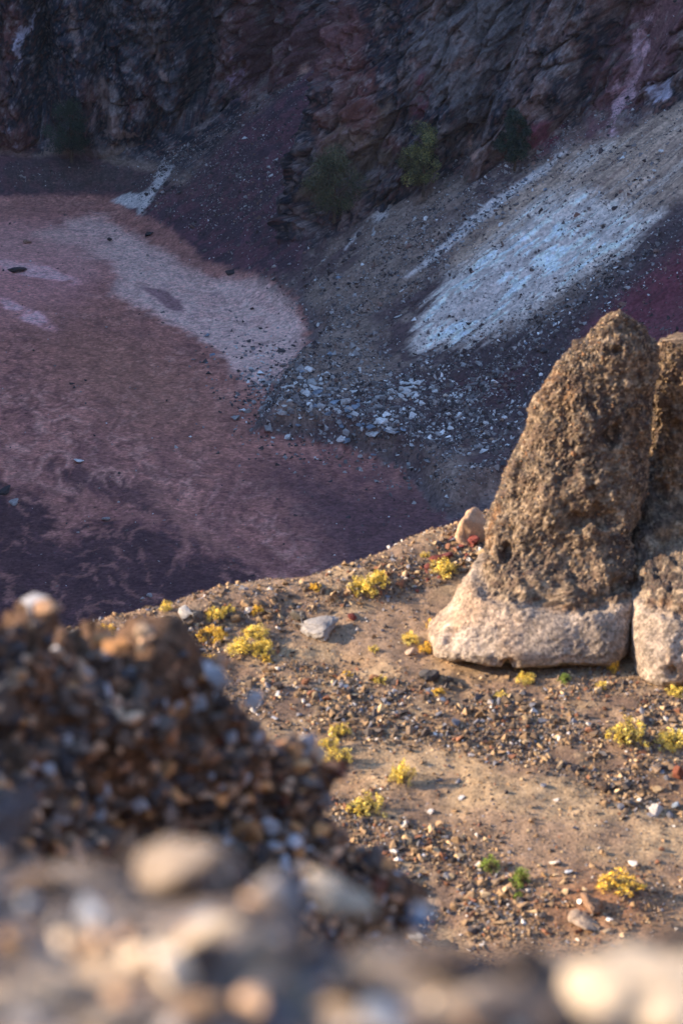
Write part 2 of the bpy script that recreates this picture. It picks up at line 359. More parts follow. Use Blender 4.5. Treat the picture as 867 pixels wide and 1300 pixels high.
    pt(lin(112, 104, 100), blob(wu, wv, 600, 60, 90, 70, -40))
    pt(lin(92, 84, 70), .9 * blob(u, v, 560, 265, 60, 30, -40) + .8 * blob(u, v, 100, 215, 90, 20), .3, .7)
    rc = rc * np.array([.82, .83, .86])
    c = c * (1 - rk[:, None]) + rc * rk[:, None]
    c = c * (.86 + .28 * fbm(x * 2.5, y * 2.5 + z * 2, 2))[:, None]
    return np.minimum(c * np.array([1.48, 1.38, 1.33]), .8)

def axis(*segs):
    out = [segs[0][0]]
    for a, b, st in segs:
        n = max(1, int(round((b - a) / st))); out += list(np.linspace(a, b, n + 1)[1:])
    return np.array(out)
ax = axis((-1400, -400, 100), (-400, -150, 25), (-150, -60, 5), (-60, -47, 1), (-47, 47, .19), (47, 60, 1), (60, 150, 5), (150, 400, 25), (400, 1400, 100))
ay = axis((-900, -100, 100), (-100, 0, 20), (0, 90, 6), (90, 172, 2), (172, 255, .25), (255, 316, .20), (318, 350, 1), (350, 420, 7), (420, 700, 28), (700, 2200, 150))
X, Y = np.meshgrid(ax, ay); Z = crater_h(X.ravel(), Y.ravel()).reshape(X.shape)
gy, gx = np.gradient(Z, ay, ax); NZ = 1 / np.sqrt(1 + gx ** 2 + gy ** 2)
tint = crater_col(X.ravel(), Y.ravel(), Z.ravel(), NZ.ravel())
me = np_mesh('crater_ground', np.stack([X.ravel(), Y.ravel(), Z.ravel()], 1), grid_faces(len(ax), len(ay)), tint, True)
tag(link('crater_ground', me, mat=M_crater), 'crater floor of reddish silt ringed by dark scree slopes and rock walls', 'terrain', kind='structure')
# the rock wall: a sheet that follows the cliff foot and leans back, broken into buttresses, gullies, ledges and blocks
fp = np.array([q for q in FOOT if -130 <= q[0] <= 115], float); seg = np.r_[0, np.cumsum(np.hypot(*np.diff(fp, axis=0).T))]
ss = np.r_[np.arange(0, seg[-1], .18)]
fx_, fy_ = np.interp(ss, seg, fp[:, 0]), np.interp(ss, seg, fp[:, 1])
keep = np.zeros(len(ss), bool); keep[::14] = True; keep |= (np.abs(fx_) < 54); ss, fx_, fy_ = ss[keep], fx_[keep], fy_[keep]
def gsm(a, sig):
    k = np.exp(-.5 * ((ss[:, None] - ss[None]) / sig) ** 2); return (k @ a) / k.sum(1)
fx_, fy_ = gsm(fx_, 1.3), gsm(fy_, 1.3)
tx, ty = np.gradient(gsm(fx_, 9)), np.gradient(gsm(fy_, 9)); tl = np.hypot(tx, ty); bx_, by_ = -ty / tl, tx / tl
zf0 = gsm(np.maximum(crater_h(fx_, fy_), FLOOR), 2.0) - 1.8
hs = np.r_[np.arange(0, 33, .18), np.linspace(34.5, 96, 30)]
Sg, Hg = np.meshgrid(ss, hs); topz = 17.0
Hg = np.minimum(Hg, topz - zf0[None])
sx = fx_[None] + 0 * Hg; side = sst(-6, 8, sx)
k_ = 2.3 - .75 * side
sl = Sg - side * .30 * Hg + 2.6 * (fbm(Sg * .12, Hg * .12, 4) - .5)
D = 7.0 * (ridged(sl * .055 + 1.3, Hg * .02, 2) - .6) + 6.0 * (.6 - ridged(sl * .14 + 4, Hg * .04, 2)) + 3.6 * (.6 - ridged(sl * .36 + 9, Hg * .12, 3)) + 2.0 * (fbm(sl * .45, Hg * .45, 5, .6) - .5)
ga, gb = sl + 2.2 * (fbm(Sg * .3 + 5, Hg * .3, 3) - .5), Hg + 2.2 * (fbm(Sg * .3, Hg * .3 + 6, 3) - .5) - 0 * sl
h1, e1 = worley(ga * .22, gb * .15); h2, e2 = worley(ga * .62 + 7, gb * .45); h3, e3 = worley(ga * 1.5 + 3, gb * 1.2)
D += 2.6 * (h1 - .5) + 1.2 * (h2 - .5) + .45 * (h3 - .5) - 1.0 * sst(.10, 0, e1) - .5 * sst(.10, 0, e2)
q = (Hg + 5 * fbm(Sg * .08, Hg * .1, 3)) / 3.4; D -= .9 * (sst(.3, .6, q - np.floor(q)) - (q - np.floor(q)))
D += .5 * (fbm(sl * 1.6, Hg * 1.6, 4, .65) - .5)
for c_, w_, a_ in ((11, 2.0, 7.0), (27, 1.6, 6.5), (-20.5, 1.3, 7.0), (-39, 1.3, 6.0), (-31.5, 1.0, 4.5), (-13, 1.5, 5.0), (-46, 1, 4), (22, 1, 4), (36, 1.2, 5), (-26, 4.0, -2.5), (-45, 3.5, -3.0), (3.5, 3.5, -2.0), (18, 4, -3.0)):
    D -= a_ * np.exp(-((np.interp(sl, ss, fx_) - c_) / w_) ** 2) * sst(0, 5, Hg)
D = D * (.25 + .75 * sst(0, 5, Hg))
off = Hg / k_ - D
WX, WY, WZ = sx + bx_[None] * off, fy_[None] + by_[None] * off, zf0[None] + Hg + .35 * (fbm(sl * 1.1 + 8, Hg * 1.1, 3) - .5)
wall_h = (Hg + 1.6 * (fbm(Sg * .5, Hg * .5, 3) - .5) - 1.5).ravel()
wc = crater_col(WX.ravel(), WY.ravel(), WZ.ravel(), np.full(WX.size, .5), True)
me = np_mesh('rock_wall', np.stack([WX.ravel(), WY.ravel(), WZ.ravel()], 1), grid_faces(len(ss), len(hs)), wc, True)
M_wall = mat('wall_rock', 'tint', noise=((.7, .25), (3.0, .4)), bump=((.8, .8, .5), (3.0, .9, .2)), spec=.15)
tag(link('rock_wall', me, mat=M_wall), 'dark craggy rock wall closing the far side of the crater', 'cliff', kind='structure')
GX, GY, GZ = ax, ay, Z
def crater_g(x, y):
    i = np.clip(np.searchsorted(GX, x) - 1, 0, len(GX) - 2); j = np.clip(np.searchsorted(GY, y) - 1, 0, len(GY) - 2)
    fx = (x - GX[i]) / (GX[i + 1] - GX[i]); fy = (y - GY[j]) / (GY[j + 1] - GY[j])
    return (GZ[j, i] * (1 - fx) + GZ[j, i + 1] * fx) * (1 - fy) + (GZ[j + 1, i] * (1 - fx) + GZ[j + 1, i + 1] * fx) * fy
def ray_hit(u, v, H, y0, y1, n=900):
    r = ray(u, v); ys = np.linspace(y0, y1, n); P = r[None] * (ys / r[1])[:, None]
    below = P[:, 2] < H(P[:, 0], P[:, 1]); i = int(np.argmax(below))
    if not below.any(): i = n - 1
    if i > 0:
        a, b = P[i - 1], P[i]
        for _ in range(14):
            m = (a + b) / 2
            if m[2] < H(m[:1], m[1:2])[0]: b = m
            else: a = m
        return b
    return P[i]

# ------------------------------------------------------------------ near ridge: ledge, slope, cinder terrace
def edge_y(x): return 25.25 + .55 * x + .5 * (fbm(x * .9, x * 0 + 3.3, 3) - .5) + .35 * sst(.3, 1.4, x)
def ridge_h(x, y):
    ye = edge_y(x)
    t = -11 + .10 * (y - 24) + .16 * (fbm(x * .5, y * .5, 4) - .5) + .10 * (fbm(x * 2, y * 2, 4) - .5) + .035 * (fbm(x * 8, y * 8, 3) - .5)
    t = t + .16 * blob(x, y, 2.45, 18.6, .75, .6)
    t = t + .14 * np.exp(-((y - ye + .35) / .45) ** 2) * sst(1.6, .4, x) * fbm(x * 1.7, y * 1.7, 3)
    dr = np.maximum(y - ye, 0); t = t - 1.15 * (np.sqrt(dr * dr + .16) - .4)
    mid = -5.6 - .72 * (y - 7) + .3 * (fbm(x * .8, y * .8, 4) - .5)
    t = smax(t, np.where(y < 20, mid, -400), .5)
    be = 2.08 + .26 * sst(.02, -.12, x) + .10 * (fbm(x * 5, x * 0 + 1.7, 3) - .5)
    led = -1.20 - .22 * (y - 1.6) + .13 * (fbm(x * 7, y * 7, 4, .6) - .5) - 3.2 * np.maximum(y - be, 0)
    led = np.where(y < be + 3, led, -400)
    return smax(t, led, .05)
ridge_zone = [  # gravel amount: centre, radii, tilt, strength
    (560, 905, 220, 40, 5, 1.), (800, 910, 120, 40, 0, .9), (540, 1110, 110, 75, 20, 1.), (300, 800, 140, 40, -12, .8), (500, 735, 110, 22, -15, .9), (820, 1005, 80, 45, 0, 1.),
    (390, 880, 60, 40, 20, .9), (470, 1010, 70, 70, 0, .6), (640, 1160, 120, 30, 0, .8), (800, 1110, 90, 30, 0, .3), (200, 850, 90, 60, 0, .6), (700, 960, 160, 22, 10, .55), (600, 690, 40, 30, -30, 1.)]
sand_zone = [(470, 800, 95, 30, -4, 1.), (560, 845, 60, 14, 5, .5), (640, 1010, 150, 32, 8, 1.), (470, 965, 80, 18, 10, .7), (760, 1070, 120, 26, 0, .8), (400, 815, 40, 22, 0, .7), (840, 960, 60, 12, 0, .4)]
def gravel(u, v):
    g = .22 + sum(k[5] * blob(u, v, *k[:5]) for k in ridge_zone)
    return np.clip(g - 1.1 * sum(k[5] * blob(u, v, *k[:5]) for k in sand_zone), 0.03, 1)
rx = axis((-60, -14, 4), (-14, -4.4, .4), (-4.4, 4.6, .036), (4.6, 14, .4), (14, 60, 4)); ry = axis((-60, -6, 6), (-6, 1, .25), (1, 2.6, .02), (2.6, 15.2, .12), (15.2, 28.2, .036), (28.2, 44, .5))
X, Y = np.meshgrid(rx, ry); x, y = X.ravel(), Y.ravel(); z = ridge_h(x, y)
u, v, _ = project(x, y, z); gr = gravel(u, v)
c = np.tile(lin(156, 130, 98), (len(x), 1))
nn = fbm(x * 1.6, y * 1.6, 5); c = mixc(c, lin(122, 98, 80), sst(.4, .62, nn) * .7)
c = mixc(c, lin(100, 78, 64), gr * .75 * sst(.35, .6, fbm(x * 5, y * 5, 3)))
c = mixc(c, lin(132, 98, 68), sst(.56, .7, fbm(x * .9 + 5, y * .9, 4)) * .4)
c = mixc(c, lin(152, 104, 70), blob(u, v, 760, 1140, 70, 35) * .7)
c = mixc(c, lin(116, 104, 94), sst(5, 3, y)); c = mixc(c, lin(84, 74, 72), sst(5, 3, y) * sst(.45, .6, fbm(x * 14, y * 14, 3)) * .8); c = mixc(c, lin(206, 180, 148), sst(5, 3, y) * sst(.48, .36, fbm(x * 11 + 7, y * 11, 3)) * .4)
me = np_mesh('ridge_ground', np.stack([x, y, z], 1), grid_faces(len(rx), len(ry)), c, True)
tag(link('ridge_ground', me, mat=M_ridge), 'sunlit terrace of brown cinders and sand above the crater', 'ground', kind='structure')

# ------------------------------------------------------------------ stone shapes
def hull_rock(seed, n=14, flat=.7, sub=0, rough=.0):
    r = random.Random(seed); bm = bmesh.new()
    for _ in range(n):
        p = Vector((r.gauss(0, 1), r.gauss(0, 1), r.gauss(0, 1))).normalized() * r.uniform(.82, 1.0)
        bm.verts.new((p.x * r.uniform(.9, 1.05), p.y * .85, p.z * flat))
    bmesh.ops.convex_hull(bm, input=bm.verts[:])
    for vv in [q for q in bm.verts if not q.link_faces]: bm.verts.remove(vv)
    if sub:
        bmesh.ops.bevel(bm, geom=bm.edges[:] + bm.verts[:], offset=.09, segments=1, affect='EDGES', profile=.6)
        bmesh.ops.triangulate(bm, faces=bm.faces[:])
        for _ in range(sub): bmesh.ops.subdivide_edges(bm, edges=bm.edges[:], cuts=1, use_grid_fill=True)
        bmesh.ops.triangulate(bm, faces=bm.faces[:])
        bmesh.ops.smooth_vert(bm, verts=bm.verts[:], factor=.5, use_axis_x=True, use_axis_y=True, use_axis_z=True)
        P = np.array([q.co[:] for q in bm.verts]); D = (fbm3(P * 1.3 + seed * 3.1 + 20, 3) - .5) * .5 * rough + (fbm3(P * 4.5 + seed * 1.7 + 20, 4, .6) - .5) * .22 * rough
        for q, dd in zip(bm.verts, D): q.co += q.co.normalized() * float(dd)
    bmesh.ops.triangulate(bm, faces=bm.faces[:]); bm.normal_update()
    V = np.array([q.co[:] for q in bm.verts]); bm.verts.index_update()
    F = np.array([[q.index for q in f.verts] for f in bm.faces]); bm.free(); return V, F
LOW = [hull_rock(i, 10 + i % 4, .55 + .05 * (i % 7)) for i in range(14)]
TINY = [hull_rock(500 + i, 7 + i % 2, .6 + .06 * (i % 6)) for i in range(14)]
MED = [hull_rock(100 + i, 12 + i % 5, .6 + .05 * (i % 5), 1, .9) for i in range(10)]
HIGH = [hull_rock(300 + i, 8 + i % 4, .62 + .06 * (i % 5), 2, 1.5) for i in range(10)]
def rocks_joined(name, P, Sz, Cl, shapes=TINY, squash=None, smooth=False):
    """many small stones as one mesh; P (n,3), Sz (n,), Cl (n,3)"""
    n = len(P); k = rng.integers(0, len(shapes), n); VV, FF, CC = [], [], []; base = 0
    for q in range(len(shapes)):
        idx = np.where(k == q)[0]
        if not len(idx): continue
        V, F = shapes[q]; m = len(idx)
        a = rng.random((m, 3)) * np.array([2 * np.pi, .9, .9]) - np.array([0, .45, .45])
        ca, sa = np.cos(a), np.sin(a); o = np.zeros(m); i1 = np.ones(m)
        Rz = np.stack([ca[:, 0], -sa[:, 0], o, sa[:, 0], ca[:, 0], o, o, o, i1], 1).reshape(-1, 3, 3)
        Rx = np.stack([i1, o, o, o, ca[:, 1], -sa[:, 1], o, sa[:, 1], ca[:, 1]], 1).reshape(-1, 3, 3)
        Ry = np.stack([ca[:, 2], o, sa[:, 2], o, i1, o, -sa[:, 2], o, ca[:, 2]], 1).reshape(-1, 3, 3)
        Rm = Rz @ Rx @ Ry
        sc = Sz[idx, None] * (.75 + .5 * rng.random((m, 3)))
        W = np.einsum('mij,mvj->mvi', Rm, V[None] * sc[:, None]) + P[idx, None]
        VV.append(W.reshape(-1, 3)); FF.append((F[None] + (np.arange(m) * len(V))[:, None, None] + base).reshape(-1, 3))
        CC.append(np.repeat(Cl[idx], len(V), 0)); base += m * len(V)
    return np_mesh(name, np.concatenate(VV), np.concatenate(FF), np.concatenate(CC), smooth)
MESHES = {}
def shape_mesh(kind, i, m):
    key = (kind, i, m.name)
    if key not in MESHES:
        V, F = {'low': LOW, 'med': MED, 'high': HIGH}[kind][i]
        me = np_mesh('rock', V, F, None, kind == 'high'); me.materials.append(m); MESHES[key] = me
    return MESHES[key]
def stone(name, p, sz, colr, label, cat='rock', group=None, kind='med', m=None, flat=1.0, i=None, rot=None, parent=None, sink=.25, stretch=1.0, tilt=.3):
    if i is None: i = random.randrange(10)
    me = shape_mesh(kind, i, m or M_stone); o = bpy.data.objects.new(name, me); COL.objects.link(o)
    s = sz / 2
    o.scale = (s * stretch * random.uniform(.95, 1.2), s * random.uniform(.9, 1.1), s * flat * random.uniform(.85, 1.1))
    o.rotation_euler = rot or (random.uniform(-tilt, tilt), random.uniform(-tilt, tilt), random.uniform(0, 6.28))
    o.location = (p[0], p[1], p[2] + s * flat * (.6 - sink)); o.color = (*colr, 1)
    if parent: o.parent = parent; o.location = Vector(o.location) - parent.location
    else: tag(o, label, cat, group)
    return o
def tone(c):
    l = float(np.dot(c, (.2, .7, .1))); r = c[0] / max(c[2], 1e-4)
    h = 'reddish ' if r > 3.6 else 'brownish ' if r > 1.7 else 'bluish ' if r < .95 else 'greyish '
    return ('very pale ' if l > .45 else 'pale ' if l > .26 else 'mid ' if l > .13 else 'dark ') + h
def sized(w, a, b): return ('small ', 'middling ', 'large ')[min(2, int(3 * (w - a) / (b - a + 1e-6)))]
def pick(cols, wts, n):
    k = rng.choice(len(cols), n, p=np.array(wts) / sum(wts)); C = np.array(cols)[k]
    return C * (.75 + .5 * rng.random((n, 1)))

# ------------------------------------------------------------------ loose stones in the crater (small ones uncountable)
def scatter_crater(n, x0, x1, y0, y1, dens, size, cols, wts):
    x = rng.uniform(x0, x1, n); y = rng.uniform(y0, y1, n); z = crater_g(x, y); u, v, d = project(x, y, z)
    k = (u > -140) & (u < 1010) & (v > -30) & (v < 800); x, y, z, u, v = x[k], y[k], z[k], u[k], v[k]
    k = rng.random(len(x)) < dens(u, v, x, y); x, y, z = x[k], y[k], z[k]
    s = size(len(x)); return np.stack([x, y, z + s * .15], 1), s, pick(cols, wts, len(x))
def d_scree(u, v, x, y):
    g = 0 * u
    for k in ((470, 520, 110, 50, 20, 1.2), (600, 470, 120, 40, -20, 1.), (740, 380, 130, 28, -38, 1.2), (600, 250, 150, 22, -38, 1.), (500, 340, 90, 40, -30, .8), (430, 400, 45, 60, 0, .7),
              (600, 560, 70, 60, 0, .8), (560, 640, 80, 40, 0, .5), (290, 230, 60, 60, 40, .7), (400, 180, 30, 70, 35, .7), (215, 215, 60, 16, -60, .8), (780, 200, 90, 60, -35, .25), (480, 660, 160, 60, 0, .2), (440, 590, 120, 20, 12, .3), (100, 230, 120, 20, 0, .15)):
        g = g + k[5] * blob(u, v, *k[:5])
    cl = fbm(x * .5, y * .5, 3)
    up_ = sst(.9, 1.8, crater_g(x, y) - FLOOR)
    return (np.clip(g, 0, 1) * sst(.3, .62, cl) + .02 + .15 * sst(.35, .6, fbm(x * .9, y * .4, 3))) * (.06 + .94 * up_)
P1, s1, c1 = scatter_crater(300000, -45, 46, 175, 312, d_scree, lambda n: .085 + .10 * rng.pareto(3.0, n).clip(0, 4),
                            [lin(160, 150, 144), lin(112, 102, 98), lin(70, 60, 60), lin(206, 200, 194), lin(130, 100, 88)], [3, 6, 5, .9, 1.2])
tag(link('scree_stones', rocks_joined('scree_stones', P1, s1, c1), mat=M_farstone), 'loose grey scree stones strewn over the crater slopes', 'scree', kind='stuff')
def d_fan(u, v, x, y):
    g = blob(u, v, 430, 520, 100, 46, 22) * 1.3 + .9 * blob(u, v, 365, 525, 42, 34, 40) + .8 * blob(u, v, 580, 500, 90, 40, 0) + .7 * blob(u, v, 610, 275, 100, 10, -38) + .6 * blob(u, v, 735, 388, 120, 14, -38) + .5 * blob(u, v, 600, 570, 60, 40)
    return np.clip(g, 0, 1) * sst(.30, .52, fbm(x * .35 + 5, y * .35, 3))
P1b, s1b, c1b = scatter_crater(48000, -16, 40, 185, 285, d_fan, lambda n: .20 + .13 * rng.pareto(3.0, n).clip(0, 3), [lin(160, 154, 150), lin(116, 108, 106), lin(74, 68, 68), lin(226, 220, 214)], [4, 5, 4, 1.6])
tag(link('rubble_stones', rocks_joined('rubble_stones', P1b, s1b, c1b), mat=M_farstone), 'dense grey rubble between the larger blocks of the debris fan and scree', 'rubble', kind='stuff')
G_, W_, D_, B_, T_ = lin(158, 150, 146), lin(226, 220, 214), lin(62, 56, 56), lin(136, 146, 158), lin(150, 122, 104)
cr = lambda u, v: ray_hit(u, v, crater_g, 150, 345)
special = [  # u, v, width px, colour, label
    (100, 583, 19, W_, 'lone white boulder lying on the dark red-brown crater floor', .6), (23, 337, 36, D_, 'large flat dark rock at the left end of the pale crater floor', .35),
    (135, 657, 15, G_, 'dark grey boulder near the edge of the plum coloured lower floor', .7), (190, 755, 11, G_, 'small grey boulder on the floor just above the ridge crest', .6),
    (263, 425, 10, B_, 'blue-grey boulder alone in the middle of the grey mud pan', .9), (270, 449, 9, B_, 'bluish rock where the mud pan meets the red silt', .6),
    (331, 416, 7, D_, 'small dark stone in the upper right of the grey mud pan', .6), (333, 459, 10, W_, 'white-topped rock near the right tip of the mud pan', .7),
    (303, 470, 8, D_, 'dark stone left of the white-topped rock on the mud pan', .6), (316, 480, 8, D_, 'dark stone at the very lower edge of the mud pan', .6),
    (345, 466, 7, D_, 'dark stone beside the debris edge at the mud pan tip', .6), (397, 484, 22, lin(170, 166, 162), 'big pale boulder on the left shoulder of the debris fan', .8),
    (421, 478, 15, G_, 'grey boulder right of the big pale boulder on the debris fan', .7), (366, 554, 14, W_, 'white block at the lower left rim of the debris fan', .7),
    (190, 296, 13, D_, 'dark rock at the foot of the middle talus cone', .8), (293, 344, 18, D_, 'dark boulder at the front foot of the talus cone', .7), (36, 306, 15, T_, 'brown boulder on the pink silt below the left cliff', .9),
    (207, 409, 6, D_, 'tiny dark stone on the boundary of red silt and mud pan', .6), (8, 618, 34, D_, 'dark knobbly outcrop at the left edge of the floor', .6), (18, 636, 20, G_, 'grey boulder below the dark outcrop at the left edge', .7),
    (270, 481, 6, G_, 'small grey stone on red silt left of the pan tip', .6), (287, 482, 5, G_, 'tiny grey stone on red silt nearest the pan tip', .6), (263, 460, 6, B_, 'small bluish stone on red silt beside the pan', .6),
    (347, 555, 8, W_, 'small white block left of the fan rim', .6), (607, 566, 14, G_, 'pale grey boulder on the brown scree left of the spire', .8), (580, 511, 10, W_, 'white angular block on the scree in line with the spire flank', .8),
    (566, 502, 10, lin(220, 200, 180), 'cream block beside the white angular block on the scree', .8), (640, 529, 9, W_, 'white stone on the dark scree close to the spire edge', .8), (505, 577, 9, W_, 'white block low on the right of the debris fan', .7),
    (535, 565, 9, G_, 'grey block low on the right of the debris fan', .7), (420, 515, 10, G_, 'small grey block in the dark middle of the debris fan', .7), (380, 539, 13, B_, 'bluish boulder near the lower left of the debris fan', .7),
    (635, 284, 9, W_, 'white block beside the upper rubble band on the scree slope', .7), (838, 192, 11, W_, 'white pointed stone high on the grey upper slope', 1.2), (830, 216, 8, W_, 'white stone below the pointed one on the upper slope', .8),
    (692, 240, 9, B_, 'bluish block at the head of the rubble band', .7), (533, 42, 7, W_, 'white stone lodged high in the dark cliff', .8), (430, 351, 12, B_, 'bluish boulder at the lower end of the upper scree', .7), (403, 435, 10, G_, 'grey boulder on the right shore of the mud pan', .7)]
def px_m(p): return (p[1] * CP - p[2] * SP) / FPX
for (u_, v_, wpx, cc, lab, fl_) in special:
    p = cr(u_, v_ + wpx * .2); stone('boulder', p, wpx * px_m(p), cc, lab, 'boulder', kind='med', m=M_boulder, flat=fl_)
fields = [  # n, blob, label, group, colours, size px range
    (84, (425, 515, 85, 38, 20), 'angular block among the rubble of the debris fan', 'rubble blocks on the debris fan', [G_, W_ * .85, B_], (9, 22)),
    (34, (514, 500, 22, 14, -10), 'block in the tight pale cluster on the debris fan', 'pale block cluster on the debris fan', [W_, W_ * .8], (8, 17)),
    (36, (600, 560, 70, 45, 0), 'block on the brown scree between fan and spire', 'blocks on the scree beside the spire', [G_, T_, W_ * .8], (5, 10)),
    (34, (615, 272, 100, 12, -38), 'block in the rubble band falling from the cliff foot', 'blocks of the upper rubble band', [B_, G_, W_ * .8], (5, 11)),
    (40, (735, 385, 100, 20, -38), 'block in the rubble strip below the white deposit', 'blocks under the white deposit', [D_ * 1.5, G_ * .8, B_], (5, 10)),
    (30, (470, 365, 60, 30, -20), 'block on the grey scree right of the talus cone', 'blocks on the scree right of the cone', [G_, D_ * 1.4], (5, 9)),
    (30, (300, 235, 55, 45, 40), 'block scattered over the plum talus cone', 'blocks on the talus cone', [G_, T_], (4, 7))]
for n_, bl, lab, grp, cols, (a, b) in fields:
    for _ in range(n_):
        an = R(bl[4]); p_, q_ = random.gauss(0, .6) * bl[2], random.gauss(0, .6) * bl[3]
        u_, v_ = bl[0] + p_ * math.cos(an) - q_ * math.sin(an), bl[1] + p_ * math.sin(an) + q_ * math.cos(an)
        p = cr(u_, v_); wpx = a + (b - a) * random.random() ** 2.2
        cc = np.array(random.choice(cols)) * random.uniform(.75, 1.2)
        stone('boulder', p, wpx * px_m(p), cc, sized(wpx, a, b) + tone(cc) + lab, 'boulder', grp, 'low', M_boulder, flat=random.uniform(.6, 1))

# ------------------------------------------------------------------ bushes at the cliff foot
def leaf_cloud(centres, radii, n, ls, cols, seed, up=.3):
    r = np.random.default_rng(seed); k = r.integers(0, len(centres), n)
    d = r.normal(size=(n, 3)); d /= np.linalg.norm(d, axis=1)[:, None]
    rr = r.random(n) ** .35
    P = centres[k] + d * (radii[k] * rr)[:, None]
    a = r.normal(size=(n, 3)) + d * .6; a[:, 2] += up; a /= np.linalg.norm(a, axis=1)[:, None]
    b = np.cross(a, r.normal(size=(n, 3))); b /= np.linalg.norm(b, axis=1)[:, None]
    L_ = ls * (.6 + .8 * r.random(n))[:, None]
    V = np.stack([P - a * L_, P + b * L_ * .38, P + a * L_, P - b * L_ * .38], 1).reshape(-1, 3)
    C = np.array(cols)[r.integers(0, len(cols), n)] * (.7 + .6 * r.random((n, 1))) * (.5 + 1.0 * r.random(len(centres)))[k][:, None]
    return V, np.arange(4 * n).reshape(-1, 4), np.repeat(C, 4, 0)
def limb_mesh(paths):
    VV, FF = [], []; base = 0
    for pts, r0, r1 in paths:
        n = len(pts); m = 7
        for i, p in enumerate(pts):
            t = i / (n - 1); rr = r0 * (1 - t) + r1 * t
            for j in range(m):
                a = 2 * math.pi * j / m; VV.append((p[0] + rr * math.cos(a), p[1] + rr * math.sin(a), p[2]))
        for i in range(n - 1):
            for j in range(m):
                FF.append((base + i * m + j, base + i * m + (j + 1) % m, base + (i + 1) * m + (j + 1) % m, base + (i + 1) * m + j))
        base += n * m
    return np.array(VV), np.array(FF)
WU, WV, _ = project(WX.ravel(), WY.ravel(), WZ.ravel())
def bush(u, v, wpx, hpx, label, cols, seed):
    p = cr(u, v + hpx * .42); near_ = (np.abs(WU - u) < wpx * .3) & (WV > v - hpx * .2) & (WV < v + hpx * .42)
    if near_.any():
        yw = float(WY.ravel()[near_].min())
        if yw < p[1]: p = at_y(u, v + hpx * .42, yw - .6); m = px_m(p); W, Hh = wpx * m, hpx * m / .93
    r = random.Random(seed); root = empty('bush', (p[0], p[1], p[2] - .15), label, 'bush')
    cs, rs = [], []
    for i in range(44):
        t = r.random(); a = r.uniform(0, 6.28); q = math.sin(math.pi * min(1, .18 + t * .78)) ** .7 * r.uniform(.35, 1)
        cs.append((math.cos(a) * q * W * .60, math.sin(a) * q * W * .5, Hh * (.22 + .85 * t))); rs.append(W * r.uniform(.12, .22))
    paths = [([(0, 0, -.3), (W * .02, 0, Hh * .3), (0, W * .02, Hh * .62), (0, 0, Hh * .85)], W * .045, W * .012)]
    for k in range(0, 44, 4):
        c_ = cs[k]; z0 = min(c_[2] * .5, Hh * .5)
        paths.append(([(0, 0, z0), (c_[0] * .5, c_[1] * .5, (z0 + c_[2]) * .5), c_], W * .02, W * .006))
    V, F = limb_mesh(paths); link('trunk', np_mesh('trunk', V, F, None, True), root, M_bark)
    V, F, C = leaf_cloud(np.array(cs), np.array(rs), 11000, .115, cols, seed)
    link('crown', np_mesh('crown', V, F, C), root, M_leaf)
gd = [lin(42, 58, 46), lin(56, 70, 50), lin(32, 44, 38)]; go = [lin(140, 130, 74), lin(108, 106, 64), lin(70, 78, 52)]; gm = [lin(88, 90, 60), lin(64, 72, 50), lin(106, 98, 68)]
bush(91, 176, 52, 62, 'dark green bush at the foot of the left cliff', gd, 11)
bush(424, 245, 66, 78, 'olive bush on the spur above the talus cone, largest of the four', gm, 12)
bush(537, 213, 50, 76, 'yellowish green bush with an upright oval crown on the cliff foot', go, 13)
bush(653, 186, 40, 62, 'dark green narrow bush against the cliff, rightmost of the four', gd, 14)

